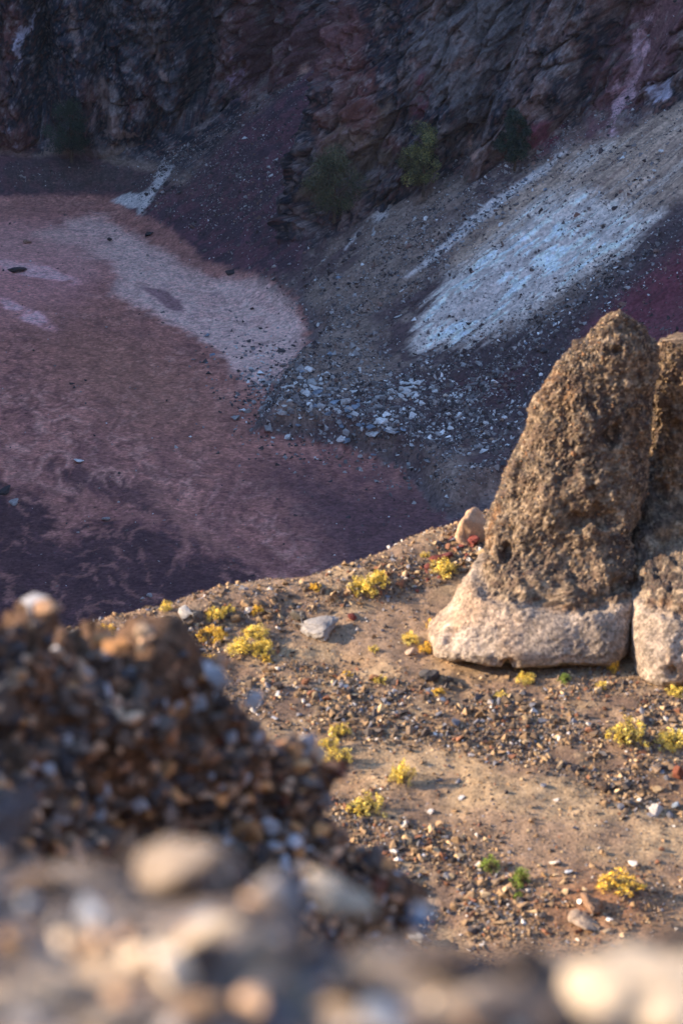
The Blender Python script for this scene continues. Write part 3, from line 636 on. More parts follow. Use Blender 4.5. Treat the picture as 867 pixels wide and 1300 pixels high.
# ------------------------------------------------------------------ the rock spire and its neighbour
def sect_body(name, prof, ex, nth, nlev, amp, seed, colf, parent, mat_, bumps=1.0):
    """prof rows: z, x left, x right, y front, y back; a body lofted from these sections and roughened"""
    prof = np.array(sorted(prof)); zz = np.linspace(prof[0, 0], prof[-1, 0], nlev)
    f = lambda c: np.interp(zz, prof[:, 0], prof[:, c])
    xl, xr, yf, yb = f(1), f(2), f(3), f(4)
    def smooth(a):
        k = np.array([1, 2, 3, 2, 1]) / 9; b = np.pad(a, 2, 'edge'); return np.convolve(b, k, 'valid')
    xl, xr, yf, yb = map(smooth, (xl, xr, yf, yb))
    th = np.linspace(0, 2 * np.pi, nth, endpoint=False); ct, st = np.cos(th), np.sin(th)
    zk = sst(-10.0, -10.7, zz)[:, None]; exl = np.where(st[None] > 0, 2 / 1.9, 2 / (ex + 1.6 * zk))
    cx, cy = np.sign(ct)[None] * np.abs(ct)[None] ** exl, np.sign(st)[None] * np.abs(st)[None] ** exl
    Z, TH = np.meshgrid(zz, th, indexing='ij')
    Xc, Yc = ((xl + xr) / 2)[:, None], ((yf + yb) / 2)[:, None]
    X = Xc + ((xr - xl) / 2)[:, None] * cx; Y = Yc + ((yb - yf) / 2)[:, None] * cy
    V = np.stack([X, Y, Z], -1)
    dt = np.roll(V, -1, 1) - np.roll(V, 1, 1); dz = np.gradient(V, axis=0)
    N = np.cross(dt, dz); N /= np.linalg.norm(N, axis=2)[..., None] + 1e-9
    P = V.reshape(-1, 3); Nf = N.reshape(-1, 3)
    up = colf(P)[1]
    q = P + seed
    D = amp * (fbm3(q * np.array([1.3, 1.3, .8]), 3) - .5) * 1.6 + amp * .9 * (fbm3(q * np.array([3.4, 3.4, 1.6]), 3) - .5) \
        + bumps * up * (.10 * (fbm3(q * 4, 3) - .5) + .08 * (fbm3(q * 12, 3, .65) - .5) + .045 * (fbm3(q * 34, 2, .7) - .5)) + bumps * (1 - up) * (.05 * (fbm3(q * 6, 4, .6) - .5) + .018 * (fbm3(q * 30, 2) - .5))
    # pits and vertical run-off grooves
    pit = sst(.70, .80, fbm3(q * 3.3 + 9, 2)); D = D - .10 * pit * bumps
    gro = ridged(q[:, 0] * 2.6 + q[:, 1] * 1.1, q[:, 2] * .35, 3); D = D - .11 * up * gro
    P = P + Nf * D[:, None]
    C = colf(P)[0]
    F = grid_faces(nth, nlev, True)
    top = P.reshape(nlev, nth, 3)[-1].mean(0) + np.array([0, 0, .03]); bot = P.reshape(nlev, nth, 3)[0].mean(0)
    V2 = np.concatenate([P, top[None], bot[None]]); nt_, nb_ = len(P), len(P) + 1
    a = np.arange(nth); b = (a + 1) % nth
    F = np.concatenate([F, np.stack([(nlev - 1) * nth + a, (nlev - 1) * nth + b, np.full(nth, nt_), np.full(nth, nt_)], 1),
                        np.stack([b, a, np.full(nth, nb_), np.full(nth, nb_)], 1)])
    C2 = np.concatenate([C, C[-1:], C[:1]])
    loc = np.array(parent.location)
    keepq = F[:, 2] != F[:, 3]
    T = np.concatenate([F[keepq][:, [0, 1, 2]], F[keepq][:, [0, 2, 3]], F[~keepq][:, :3]])
    me = np_mesh(name, V2 - loc, T, C2, True)
    return link(name, me, parent, mat_), P, Nf
def xz(u, v, y): p = at_y(u, v, y); return p[2], p[0]
def prof_from(left, right, front, back):
    """left/right: (u, v, y) bearings with their distance; front/back: (z, y)"""
    L_ = np.array(sorted(xz(*q) for q in left)); R_ = np.array(sorted(xz(*q) for q in right))
    f_ = np.array(sorted(front)); b_ = np.array(sorted(back)); zs = np.linspace(-11.5, max(L_[-1, 0], R_[-1, 0]), 60)
    return [(z_, np.interp(z_, L_[:, 0], L_[:, 1]), np.interp(z_, R_[:, 0], R_[:, 1]), np.interp(z_, f_[:, 0], f_[:, 1]), np.interp(z_, b_[:, 0], b_[:, 1])) for z_ in zs]
CONG, CONG2, PALE, PALE2 = lin(110, 92, 73), lin(78, 69, 61), lin(160, 142, 124), lin(136, 120, 104)
def rock_col(line):
    def f(P):
        u, v, _ = project(P[:, 0], P[:, 1], P[:, 2])
        lz = line(P[:, 0]) + .22 * (fbm3(P * 2.2 + 4, 4) - .5) + .25 * (fbm3(P * .9 + 8, 2) - .5)
        up = sst(-.05, .05, P[:, 2] - lz)
        n = fbm3(P * 3 + 2, 4); c = np.tile(PALE, (len(P), 1)); c = mixc(c, PALE2, sst(.42, .62, n)); c = mixc(c, lin(166, 136, 108), sst(.56, .7, fbm3(P * 1.7 + 5, 3)) * .5)
        k = np.tile(CONG, (len(P), 1)); k = mixc(k, CONG2, sst(.42, .6, n)); k = mixc(k, lin(150, 104, 60), sst(.6, .72, fbm3(P * 1.9 + 11, 3)) * .5)
        g = fbm3(P * 16 + 3, 2); k = mixc(k, lin(84, 66, 56), sst(.5, .62, g) * .6); k = mixc(k, lin(172, 148, 120), sst(.44, .34, g) * .5)
        return c * (1 - up[:, None]) + k * up[:, None], up
    return f
left = [(556, 850, 23.3), (546, 832, 23.3), (545, 812, 23.3), (566, 775, 23.7), (588, 735, 23.9), (606, 705, 24.1), (609, 670, 24.3), (622, 640, 24.4), (632, 600, 24.5), (648, 575, 24.5), (668, 530, 24.6),
        (688, 492, 24.6), (703, 458, 24.7), (724, 430, 24.7), (748, 408, 24.75), (775, 394, 24.8)]
right = [(775, 880, 23.6), (790, 850, 23.6), (798, 760, 23.7), (806, 700, 24.0), (822, 640, 24.3), (830, 560, 24.5), (842, 480, 24.6), (838, 442, 24.7), (820, 410, 24.7), (800, 394, 24.8)]
front = [(-11.5, 23.5), (-11.16, 23.35), (-11.08, 23.0), (-10.98, 22.85), (-10.86, 22.85), (-10.7, 22.98), (-10.35, 23.35), (-10.05, 23.75), (-9.6, 23.95), (-8.6, 24.25), (-8.0, 24.45), (-7.72, 24.65)]
back = [(-11.5, 24.3), (-10.9, 24.3), (-10.2, 24.9), (-9.5, 25.3), (-8.5, 25.2), (-7.72, 24.95)]
pr = prof_from(left, right, front, back)
sp = empty('rock_spire', tuple(at_y(680, 850, 24.3)), 'tall brown conglomerate rock spire with a pale flared base on the sunlit terrace', 'rock spire')
line1 = lambda x: np.interp(x, [1.1, 1.5, 1.8, 2.3, 3.0], [-10.24, -10.36, -10.42, -10.46, -10.48])
_, SPp, SPn = sect_body('body', pr, 2.5, 450, 350, .12, 13.7, rock_col(line1), sp, M_spire)
# neighbour rock: dark upper wall standing back, pale lower block in front
nb = empty('rock_outcrop', tuple(at_y(900, 860, 24.5)), 'blocky rock outcrop right of the spire, dark above and pale pinkish below', 'rock outcrop')
l2 = [(786, 900, 23.4), (785, 860, 23.4), (792, 760, 23.6), (798, 700, 23.9), (806, 640, 24.6), (812, 560, 24.9), (824, 480, 25.1), (838, 440, 25.2)]
r2 = [(1060, 900, 23.4), (1050, 760, 24), (1010, 640, 24.5), (980, 540, 24.9), (930, 436, 25.2)]
f2 = [(-11.5, 23.0), (-11.05, 22.55), (-10.8, 22.55), (-10.4, 22.8), (-10.15, 23.2), (-9.95, 24.0), (-9.8, 24.7), (-9.2, 25.0), (-8.5, 25.1), (-8.0, 25.2)]
b2 = [(-11.5, 26.2), (-9, 26.0), (-8, 25.5)]
line2 = lambda x: np.full_like(x, -10.42)
_, NBp, NBn = sect_body('body', prof_from(l2, r2, f2, b2), 3.0, 350, 270, .13, 31.1, rock_col(line2), nb, M_spire)
def studs(parent, P, N, zmin, n_part, n_stuff, seed, cols, wts, s_lo, s_hi):
    ok = np.where((N[:, 1] < .35) & (P[:, 2] > zmin(P[:, 0])) )[0]; idx = rng.choice(ok, n_part + n_stuff, replace=False)
    Cs = pick(cols, wts, len(idx)); loc = np.array(parent.location)
    for j in range(n_part):
        p = P[idx[j]]; s = random.uniform(s_hi * .6, s_hi)
        o = bpy.data.objects.new('stone', shape_mesh('med', random.randrange(10), M_clast)); COL.objects.link(o)
        o.parent = parent; o.location = p - loc - N[idx[j]] * s * .15; o.scale = (s / 2 * random.uniform(.9, 1.3), s / 2, s / 2 * random.uniform(.7, 1)); o.color = (*Cs[j], 1)
        o.rotation_euler = (random.uniform(-.7, .7), random.uniform(-.7, .7), random.uniform(0, 6.28))
    k = idx[n_part:]; s = (s_lo + (s_hi * .55 - s_lo) * rng.random(len(k)) ** 3) / 2
    me = rocks_joined('embedded_pebbles', P[k] - loc - N[k] * (s * .2)[:, None], s, Cs[n_part:]); o = link('embedded_pebbles', me, parent, M_pebble); o['kind'] = 'stuff'
ccols = [lin(146, 120, 90), lin(108, 90, 72), lin(78, 68, 62), lin(172, 144, 110), lin(136, 96, 62)]
studs(sp, SPp, SPn, lambda x: line1(x) + .1, 60, 8500, 1, ccols, [4, 4, 3, 1.3, 1], .022, .11)
studs(nb, NBp, NBn, lambda x: line2(x) + .1, 30, 4000, 2, ccols, [3, 4, 4, 1, .5], .022, .10)

# ------------------------------------------------------------------ gravel and stones of the terrace
RX, RY, RZ = rx, ry, z.reshape(X.shape) if False else ridge_h(*[q.ravel() for q in np.meshgrid(rx, ry)]).reshape(len(ry), len(rx))
def ridge_g(x, y):
    i = np.clip(np.searchsorted(RX, x) - 1, 0, len(RX) - 2); j = np.clip(np.searchsorted(RY, y) - 1, 0, len(RY) - 2)
    fx = (x - RX[i]) / (RX[i + 1] - RX[i]); fy = (y - RY[j]) / (RY[j + 1] - RY[j])
    return (RZ[j, i] * (1 - fx) + RZ[j, i + 1] * fx) * (1 - fy) + (RZ[j + 1, i] * (1 - fx) + RZ[j + 1, i + 1] * fx) * fy
RH = lambda u, v: ray_hit(u, v, ridge_g, 14.5, 29.5, 700)
pcols = [lin(148, 118, 84), lin(110, 90, 70), lin(78, 68, 62), lin(186, 156, 116), lin(128, 84, 58), lin(206, 194, 180), lin(110, 108, 112)]; pw = [4, 4, 4, 1.6, 1.4, .6, 1.6]
def scatter_ridge(n, gmin, size):
    x = rng.uniform(-5.2, 5.4, n); y = rng.uniform(15.2, 28.0, n); z = ridge_h(x, y); u, v, _ = project(x, y, z)
    ok = (y < edge_y(x) + .7) & (u > -260) & (u < 1120) & (v < 1300)
    sp_in = ((x - 2.0) / 1.0) ** 2 + ((y - 24.4) / .9) ** 2 < 1
    g = gravel(u, v) * sst(.28, .55, fbm(x * 2.2, y * 2.2, 3)); ok &= (rng.random(n) < g + gmin) & ~sp_in
    x, y, z = x[ok], y[ok], z[ok]; s = size(len(x)) * (.75 + .6 * g[ok]); return np.stack([x, y, z + s * .25], 1), s
P2, s2 = scatter_ridge(250000, .22, lambda n: (.009 + .012 * rng.pareto(2.8, n)).clip(0, .055))
tag(link('cinder_pebbles', rocks_joined('cinder_pebbles', P2, s2, pick(pcols, pw, len(P2))), mat=M_pebble), 'carpet of small brown and grey cinders on the sunlit terrace', 'gravel', kind='stuff')
rs_special = [
    (407, 786, 66, lin(146, 138, 130), 'large pale grey angular rock near the crest left of the sandy path', .6, 'high'), (376, 779, 36, lin(92, 84, 74), 'dark mossy rock left of the large pale grey rock', .7, 'high'),
    (542, 853, 38, lin(78, 72, 68), 'dark wedge-shaped rock in front of the pale base of the spire', .8, 'high'), (566, 860, 20, lin(84, 78, 74), 'small dark rock touching the wedge-shaped rock by the spire', 1.1, 'high'),
    (598, 684, 34, lin(128, 62, 52), 'red lava rock wedged behind the left foot of the spire', .8, 'high'), (562, 700, 38, lin(116, 58, 48), 'dark red lava rock left of the spire on the crest', .6, 'high'),
    (-596, 664, 62, lin(190, 152, 118), 'sunlit tan rock behind the left edge of the spire', .9, 'high'), (448, 780, 20, lin(120, 56, 46), 'small brick red stone beside the sandy path', .9, 'med'),
    (118, 798, 76, lin(112, 104, 100), 'smooth grey boulder on the crest behind the left foreground rock', .75, 'high'), (235, 774, 26, lin(176, 168, 158), 'pale grey stone on the crest near the leftmost shrubs', .8, 'med'),
    (206, 793, 16, lin(120, 124, 132), 'blue-grey stone below the crest at the left', .8, 'med'), (354, 868, 20, lin(74, 64, 60), 'dark pointed stone on the gravel near the left rock', 1.2, 'med'),
    (520, 822, 30, lin(186, 158, 132), 'flat tan slab at the left tip of the spire base', .5, 'high'), (834, 1026, 26, lin(190, 180, 168), 'pale grey stone in the stone pile at the right edge', .9, 'high'),
    (800, 1018, 24, lin(112, 98, 86), 'rounded brown stone in the middle of the right stone pile', .9, 'high'), (768, 996, 30, lin(84, 66, 52), 'dark rust brown stone at the left end of the right stone pile', .8, 'high'),
    (856, 1020, 22, lin(130, 140, 150), 'blue-grey stone at the right end of the right stone pile', .8, 'high'), (860, 978, 26, lin(120, 66, 44), 'rusty red stone at the upper right stone pile', .9, 'high'),
    (705, 1092, 22, lin(214, 200, 180), 'cream stone on open cinders above the low brown hump', .7, 'med'), (722, 1104, 16, lin(190, 192, 196), 'whitish stone just right of the cream stone', .6, 'med'),
    (547, 1028, 14, lin(220, 210, 200), 'small white stone on the bare sand below the shrubs', .8, 'med'), (585, 1011, 12, lin(214, 206, 196), 'tiny white stone on the bare sand in mid terrace', .8, 'med'),
    (513, 1146, 52, lin(150, 152, 156), 'rough grey rock at the end of the foreground slope', .9, 'high'), (535, 1180, 40, lin(140, 138, 138), 'grey rock half hidden behind the blurred foreground', .8, 'high'),
    (577, 914, 22, lin(112, 112, 118), 'blue-grey rock in the gravel below the spire', .9, 'med'), (742, 1136, 64, lin(146, 112, 84), 'low brown hump of rock with a yellow cushion plant at its side', .6, 'high'),
    (620, 1098, 14, lin(96, 84, 76), 'brown stone beside the two green seedlings', .9, 'med'), (735, 1154, 60, lin(160, 138, 116), 'low flat tan rock nearest the blurred foreground', .45, 'high')]
for (u_, v_, wpx, cc, lab, fl_, kd) in rs_special:
    p = RH(u_, v_ + wpx * .25) if u_ > 0 else at_y(-u_, 690, 25.9); wpx = wpx * (1.25 if u_ < 0 else 1); stone('rock', p, wpx * px_m(p), cc, lab, 'rock', kind=kd, flat=fl_, sink=.3)
zones = [
    (90, (600, 905, 200, 34, 5), 'gravel stone in the band below the spire', 'stones in the gravel band below the spire', (8, 17)),
    (60, (550, 1115, 75, 50, 15), 'cinder stone in the heap by the blurred foreground', 'stones in the lower cinder heap', (8, 18)),
    (46, (330, 775, 150, 22, -16), 'stone on the rocky crest left of the spire', 'stones along the crest', (8, 20)),
    (26, (815, 1012, 48, 24, 0), 'stone in the pile at the right edge of the terrace', 'stones of the right pile', (10, 22)),
    (24, (560, 712, 50, 14, -35), 'reddish stone on the crest beside the spire', 'reddish stones beside the spire', (9, 18)),
    (36, (390, 880, 50, 30, 20), 'stone on the slope just right of the foreground rock', 'stones right of the foreground rock', (8, 16)),
    (12, (780, 905, 70, 18, 5), 'stone in front of the right outcrop', 'stones in front of the right outcrop', (8, 16))]
for n_, bl, lab, grp, (a, b) in zones:
    for _ in range(n_):
        an = R(bl[4]); p_, q_ = random.gauss(0, .6) * bl[2], random.gauss(0, .6) * bl[3]
        u_, v_ = bl[0] + p_ * math.cos(an) - q_ * math.sin(an), bl[1] + p_ * math.sin(an) + q_ * math.cos(an)
        p = RH(u_, v_)
        if p[1] > edge_y(p[0]) + .8: continue
        wpx = a + (b - a) * random.random() ** 2.5
        cc = (lin(128, 66, 54) if 'reddish' in lab else pick(pcols, pw, 1)[0]) * random.uniform(.8, 1.2)
        stone('rock', p, wpx * px_m(p), cc, sized(wpx, a, b) + (tone(cc) if 'reddish' not in lab else '') + lab, 'stone', grp, 'med', M_stone, flat=random.uniform(.65, 1))

# ------------------------------------------------------------------ yellow flowering cushion plants
YL = [lin(240, 208, 84), lin(248, 226, 130), lin(222, 186, 70), lin(186, 168, 76)]; GL = [lin(128, 148, 56), lin(164, 176, 72), lin(96, 118, 48)]; OL = [lin(236, 190, 60), lin(210, 160, 54), lin(242, 206, 90)]
def plant_meshes(seed, cols, loose):
    r = np.random.default_rng(seed); nt_ = 34
    a = r.random(nt_) * 6.283; e = np.arcsin(r.random(nt_) ** .8); rr = (.55 + .4 * r.random(nt_))
    tips = np.stack([np.cos(a) * np.cos(e) * rr, np.sin(a) * np.cos(e) * rr, np.sin(e) * rr * .85 + .12], 1)
    V1, F1, C1 = leaf_cloud(tips, np.full(nt_, .20 if not loose else .15), 1500 if not loose else 900, .052, cols, seed, .8)
    Vb, Fb, Cb = leaf_cloud(tips * .62 + np.array([0, 0, .02]), np.full(nt_, .2), 500, .05, [lin(110, 104, 48), lin(92, 84, 44)], seed + 1, .5)
    fo = np_mesh('foliage', np.concatenate([V1, Vb]), np.concatenate([F1, Fb + len(V1)]), np.concatenate([C1, Cb])); fo.materials.append(M_leaf)
    V, F = limb_mesh([([(0, 0, -.08), tuple(t * .5), tuple(t * .95)], .03, .008) for t in tips[::2]])
    st = np_mesh('stem', V, F, None, True); st.materials.append(M_bark); return fo, st
PM = {k: [plant_meshes(50 + i + 10 * j, c_, i == 2) for i in range(4)] for j, (k, c_) in enumerate((('y', YL), ('g', GL), ('o', OL)))}
def plant(u, v, wpx, hpx, kind, label):
    p = RH(u, v + hpx * .35); m = px_m(p); fo, st = random.choice(PM[kind])
    root = empty('shrub', (p[0], p[1], p[2] - .01), label, 'shrub', 'low yellow shrubs on the terrace' if kind != 'g' else 'green seedlings on the terrace')
    root.rotation_euler[2] = random.uniform(0, 6.28); s = wpx * m / 1.5; root.scale = (s, s, hpx * m / .95)
    for nm, me in (('foliage', fo), ('stem', st)): link(nm, me, root)
for a in [
    (458, 745, 32, 24, 'y', 'bright yellow shrub on the crest, left one of the touching pair'), (481, 734, 26, 20, 'y', 'yellow shrub on the crest, right one of the touching pair'), (562, 720, 32, 20, 'y', 'yellow shrub on the crest beside the red rocks at the spire'),
    (213, 770, 15, 14, 'y', 'small yellow shrub at the left end of the crest'), (274, 780, 22, 18, 'y', 'yellow shrub on the crest right of the pale grey stone'), (290, 774, 16, 14, 'y', 'small yellow shrub touching its bigger neighbour on the crest'),
    (326, 775, 16, 12, 'o', 'small dull yellow shrub on the crest, midway to the pale grey rock'), (324, 802, 30, 18, 'y', 'yellow shrub at the top of the clump of four left of the sandy path'), (309, 821, 32, 24, 'y', 'yellow-green shrub at the left of the clump of four'),
    (335, 821, 26, 20, 'y', 'yellow shrub at the right of the clump of four'), (338, 836, 16, 10, 'o', 'small flat shrub at the bottom of the clump of four'), (270, 805, 30, 18, 'o', 'ochre shrub half way between the crest and the clump of four'),
    (265, 838, 26, 14, 'o', 'flat ochre shrub low on the left by the foreground rock'), (135, 798, 20, 12, 'o', 'small ochre shrub on the smooth grey boulder'), (521, 810, 22, 15, 'y', 'round yellow shrub on the sand left of the spire base'),
    (474, 823, 13, 10, 'y', 'small yellow tuft on the sandy path'), (441, 855, 12, 8, 'o', 'tiny ochre tuft on the sand below the path'), (482, 862, 17, 11, 'y', 'yellow tuft on the sand left of the dark wedge rock'),
    (547, 793, 13, 14, 'o', 'ochre tuft at the left edge of the pale spire base'), (540, 822, 16, 14, 'o', 'dry ochre tuft under the left tip of the spire base'), (669, 861, 22, 14, 'y', 'yellow tuft in the shadow under the spire'),
    (716, 861, 16, 12, 'g', 'green tuft in the shadow under the spire'), (764, 869, 14, 10, 'y', 'small yellow tuft below the crack in the rocks'), (778, 846, 12, 20, 'o', 'orange tuft growing in the foot of the crack'),
    (795, 930, 48, 34, 'y', 'loose yellow shrub in front of the right outcrop'), (852, 938, 40, 20, 'y', 'flat yellow shrub at the right edge of the picture'), (858, 877, 24, 12, 'y', 'low yellow tuft at the foot of the right outcrop'),
    (431, 927, 26, 20, 'y', 'yellow shrub at the top of the cluster beside the foreground rock'), (418, 943, 24, 18, 'y', 'yellow shrub in the middle of the cluster beside the foreground rock'), (430, 960, 34, 26, 'y', 'large yellow shrub low in the cluster beside the foreground rock'),
    (412, 972, 24, 18, 'y', 'yellow shrub at the lower left of the cluster beside the foreground rock'), (511, 983, 30, 30, 'y', 'upright golden shrub alone on the gravel'), (465, 1022, 46, 28, 'y', 'wide golden shrub close to the foreground rock edge'),
    (623, 1097, 26, 22, 'g', 'yellow-green seedling, left one of the pair on the lower cinders'), (660, 1114, 24, 26, 'g', 'pale green seedling, right one of the pair on the lower cinders'), (658, 1138, 12, 12, 'g', 'tiny green seedling below the pale green one'),
    (785, 1120, 54, 22, 'o', 'flat golden cushion plant beside the low brown hump'), (636, 882, 16, 8, 'y', 'faint yellow tuft in the gravel band'), (556, 878, 14, 9, 'o', 'small ochre tuft below the dark wedge rock'), (400, 745, 14, 10, 'o', 'tiny ochre tuft on the crest above the pale grey rock'),
    (540, 704, 12, 10, 'y', 'tiny yellow tuft on the crest left of the dark red rock')]:
    plant(*a)

# ------------------------------------------------------------------ left foreground rock: coarse conglomerate
sil = [(-620, 900), (-380, 840), (-160, 800), (-60, 765), (0, 757), (55, 756), (85, 786), (125, 812), (150, 806), (182, 793), (205, 832), (255, 862), (300, 880), (345, 897), (385, 938), (412, 985), (450, 1030), (472, 1062), (488, 1100)]
sil = [(a, b + float(np.interp(a, [0, 60, 130, 200, 300, 412, 488], [72, 78, 66, 92, 92, 66, 34]))) for a, b in sil]
yc_ = lambda u: np.interp(u, [-620, -160, 0, 250, 488], [5.9, 6.0, 6.3, 7.0, 7.6])
pts = np.array([at_y(a, b, yc_(a)) for a, b in sil]); o_ = np.argsort(pts[:, 0]); pts = pts[o_]
nx, nph = 340, 170
xs = np.linspace(pts[0, 0] - .3, pts[-1, 0] + .02, nx); zt = np.interp(xs, pts[:, 0], pts[:, 2]); yt = np.interp(xs, pts[:, 0], pts[:, 1])
zt = zt - .45 * np.maximum(0, (xs - (xs[-1] - .14)) / .14) ** 2.5
ph = np.linspace(-.12 * np.pi, 1.12 * np.pi, nph)
BOT = -6.6
hh = (zt - BOT)[:, None]
endt = np.sqrt(np.clip((xs[-1] + .03 - xs) / .5, 0.02, 1))[:, None]
Yg = yt[:, None] + .15 - (1.15 * endt) * np.sign(np.cos(ph))[None] * np.abs(np.cos(ph))[None] ** .9
Zg = BOT + hh * (np.clip(np.sin(ph), 0, 1) ** np.where(ph < np.pi / 2, .50, 3.0))[None] + np.minimum(np.sin(ph), 0)[None] * .5
V = np.stack([np.repeat(xs[:, None], nph, 1), Yg, Zg], -1)
N = np.cross(np.gradient(V, axis=0), np.gradient(V, axis=1)); N /= np.linalg.norm(N, axis=2)[..., None] + 1e-9
if N[nx // 2, nph // 4, 1] > 0: N = -N
P = V.reshape(-1, 3); Nf = N.reshape(-1, 3)
P = P + Nf * (.60 * (fbm3(P * 2.1 + 5, 3) - .5) + .50 * (fbm3(P * 4.5 + 5, 3, .6) - .5) - .16 * (ridged(P[:, 0] * 5 + P[:, 1] * 2, P[:, 2] * 5, 3) - .6) + .14 * (fbm3(P * 16 + 5, 3, .6) - .5))[:, None]
P0 = P; fr = empty('conglomerate_rock', (float(pts[:, 0].mean()), 6.8, -5.4), 'big dark conglomerate rock full of embedded stones at left in the blurred foreground', 'rock')
loc = np.array(fr.location)
link('matrix', np_mesh('matrix', P - loc, grid_faces(nph, nx)[:, ::-1], None, True), fr, M_matrix)
u, v, _ = project(P[:, 0], P[:, 1], P[:, 2])
ok = np.where((u > -70) & (u < 520) & (v < 1240) & (Nf[:, 1] < .45))[0]
cl = [lin(158, 116, 86), lin(112, 96, 84), lin(80, 72, 70), lin(206, 168, 134), lin(124, 74, 54), lin(176, 172, 172), lin(200, 146, 94)]; cw = [3, 5, 4, 2.4, .8, 1.6, 1.2]
def place_clasts(n, s0, s1, parts):
    idx = rng.choice(ok, n, replace=False); s = s0 + (s1 - s0) * rng.random(n) ** 1.8; C = pick(cl, cw, n)
    if parts:
        for j in range(n):
            o = bpy.data.objects.new('stone', shape_mesh('low', random.randrange(14), M_clast)); COL.objects.link(o); o.parent = fr
            q = s[j]; o.location = P[idx[j]] - loc + Nf[idx[j]] * q * -.10; o.scale = (q / 2, q / 2 * random.uniform(.6, 1.2), q / 2 * random.uniform(.7, 1.6)); o.color = (*C[j], 1)
            o.rotation_euler = (random.uniform(-1.2, 1.2), random.uniform(-1.2, 1.2), random.uniform(0, 6.28))
    else:
        me = rocks_joined('small_stones', P[idx] - loc + Nf[idx] * (s * .05)[:, None], s / 2, C, LOW); o = link('small_stones', me, fr, M_pebble); o['kind'] = 'stuff'
place_clasts(290, .06, .16, True); place_clasts(3000, .03, .10, False)
for (a, b, wpx, cc, hs) in ((278, 862, 42, lin(176, 178, 182), 1), (318, 884, 56, lin(186, 184, 182), .6), (140, 815, 70, lin(186, 130, 74), .5), (180, 800, 40, lin(178, 150, 122), 1), (55, 770, 50, lin(196, 150, 110), .7), (475, 1080, 44, lin(120, 114, 110), 1.5)):
    y_ = float(yc_(a)); p = at_y(a, b, y_ - .12)
    o = bpy.data.objects.new('stone', shape_mesh('high', random.randrange(10), M_clast)); COL.objects.link(o); o.parent = fr; q = wpx * px_m(p) / 2
    o.location = p - loc; o.scale = (q, q, q * hs); o.color = (*cc, 1)

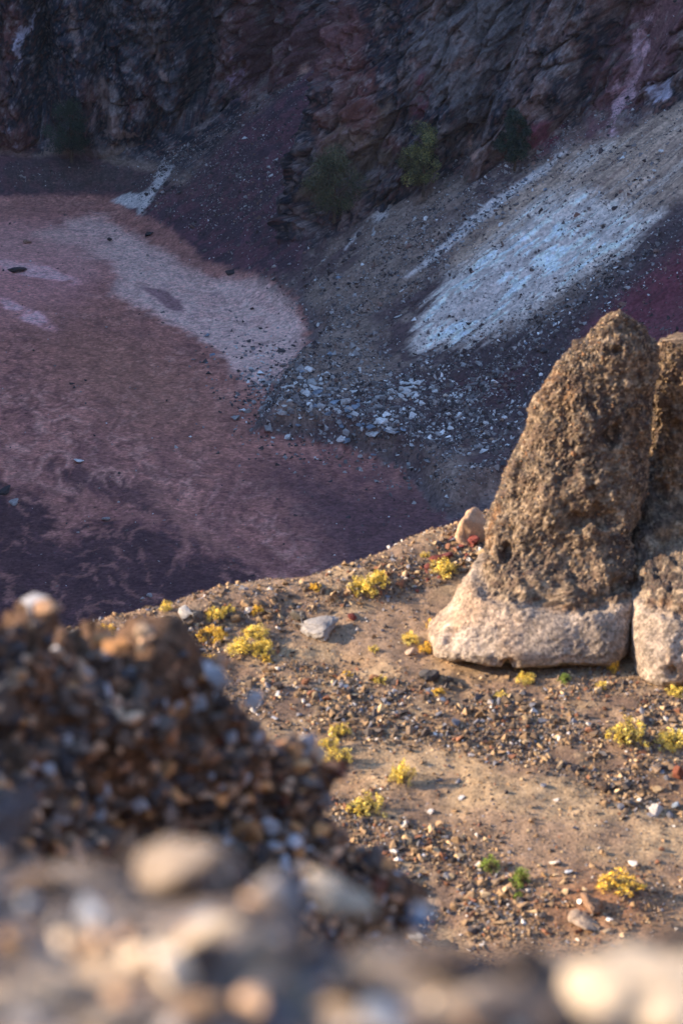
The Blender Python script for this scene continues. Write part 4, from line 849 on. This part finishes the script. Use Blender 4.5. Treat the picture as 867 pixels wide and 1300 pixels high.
# ------------------------------------------------------------------ blurred stones on the ledge right in front of the viewer
LH = lambda u, v: ray_hit(u, v, ridge_h, 1.0, 2.9, 400)
CRM, TAN, GRY, DRK, BLU = lin(232, 208, 176), lin(186, 152, 120), lin(140, 132, 126), lin(70, 60, 56), lin(150, 158, 172)
p = at_y(-12, 1035, 2.9)
stone('rock', (p[0], p[1], p[2]), .15, lin(120, 120, 126), 'smooth dark blue-grey rock at the left edge of the foreground', kind='high', flat=1.45, i=3, sink=.6)
near = [(205, 1100, 150, lin(176, 156, 136), 'grey-tan peaked stone with a sunlit left side, tallest of the foreground stones', 1.15, 1), (418, 1130, 125, CRM, 'bright cream stone on the crest of the blurred foreground', .9, 2), (258, 1180, 90, CRM * .95, 'cream-white stone below the peaked stone', .8, 4),
        (20, 1195, 70, lin(216, 168, 116), 'orange-tan stone at the lower left edge', .9, 5), (120, 1195, 80, TAN, 'tan stone left of the cream-white one', .8, 6), (345, 1215, 110, TAN, 'broad tan stone in the middle of the foreground', .7, 7),
        (470, 1200, 90, GRY, 'grey stone right of the bright cream stone', .8, 8), (560, 1215, 90, DRK * 1.5, 'dark grey stone at the dip of the foreground', .7, 9), (660, 1215, 90, DRK, 'dark stone just left of the big cream boulder', .8, 0),
        (800, 1250, 250, CRM, 'big cream boulder at the lower right corner', .95, 1), (860, 1195, 90, TAN * .8, 'brown stone behind the big cream boulder', .9, 2), (130, 1285, 110, CRM, 'pale cream stone on the bottom edge at left', .7, 3),
        (240, 1275, 90, TAN * .8, 'dull tan stone on the bottom edge', .7, 4), (350, 1290, 100, BLU * .8, 'bluish grey stone on the bottom edge left of centre', .6, 5), (510, 1285, 120, BLU, 'pale bluish stone on the bottom edge at centre', .6, 6),
        (620, 1290, 90, TAN, 'tan stone on the bottom edge right of centre', .6, 7), (700, 1295, 90, DRK * 1.4, 'dark stone on the bottom edge below the big boulder', .7, 8), (60, 1120, 80, TAN * .7, 'brown stone between the peaked stone and the left edge', .8, 9),
        (300, 1120, 80, DRK * 1.3, 'dark stone between the peaked and the bright cream stone', .8, 3), (540, 1160, 60, BLU * 1.1, 'pale grey-blue stone on the foreground crest right of the cream stone', .8, 5), (430, 1250, 80, DRK * 1.2, 'dark brown stone at the bottom middle', .7, 2), (60, 1250, 80, GRY * .8, 'dull grey stone at the lower left', .7, 1)]
for (u_, v_, wpx, cc, lab, fl_, i_) in near:
    p = LH(u_, v_ + wpx * .18); stone('stone', p, wpx * px_m(p), cc, 'blurred ' + lab, 'stone', kind='high', flat=fl_ * .8, i=i_, sink=.2, rot=(random.uniform(-.3, .3), random.uniform(-.5, .5), random.uniform(-.5, .5)), stretch=1.3)
n = 760; x = rng.uniform(-.62, .62, n); y = rng.uniform(1.35, 2.45, n); z = ridge_h(x, y); k = z > -1.6; x, y, z = x[k], y[k], z[k]
s = .009 + .027 * rng.random(len(x)) ** 2; s = np.where((x > .0) & (y > 1.85), s * .35, s)
tag(link('ledge_gravel', rocks_joined('ledge_gravel', np.stack([x, y, z + s * .3], 1), s, pick([TAN, GRY, DRK, CRM, BLU * .8], [2.4, 4, 5, 1.1, 1.6], len(x)), LOW), mat=M_pebble), 'out of focus gravel on the ledge in front of the viewer', 'gravel', kind='stuff')


# ------------------------------------------------------------------ the air of the crater
bm = bmesh.new(); bmesh.ops.create_cube(bm, size=1); me = bpy.data.meshes.new('haze'); bm.to_mesh(me); bm.free()
for q in me.vertices: q.co = (q.co.x * 2900, 650 + q.co.y * 3300, -12 + q.co.z * 146)
m = bpy.data.materials.new('haze'); m.use_nodes = True; t = m.node_tree; t.nodes.clear()
o_ = t.nodes.new('ShaderNodeOutputMaterial'); v_ = t.nodes.new('ShaderNodeVolumePrincipled')
v_.inputs['Density'].default_value = .00005; v_.inputs['Color'].default_value = (.82, .86, 1, 1)
t.links.new(v_.outputs[0], o_.inputs['Volume']); me.materials.append(m)
tag(link('haze', me), 'thin bluish haze filling the crater', 'haze', kind='stuff')
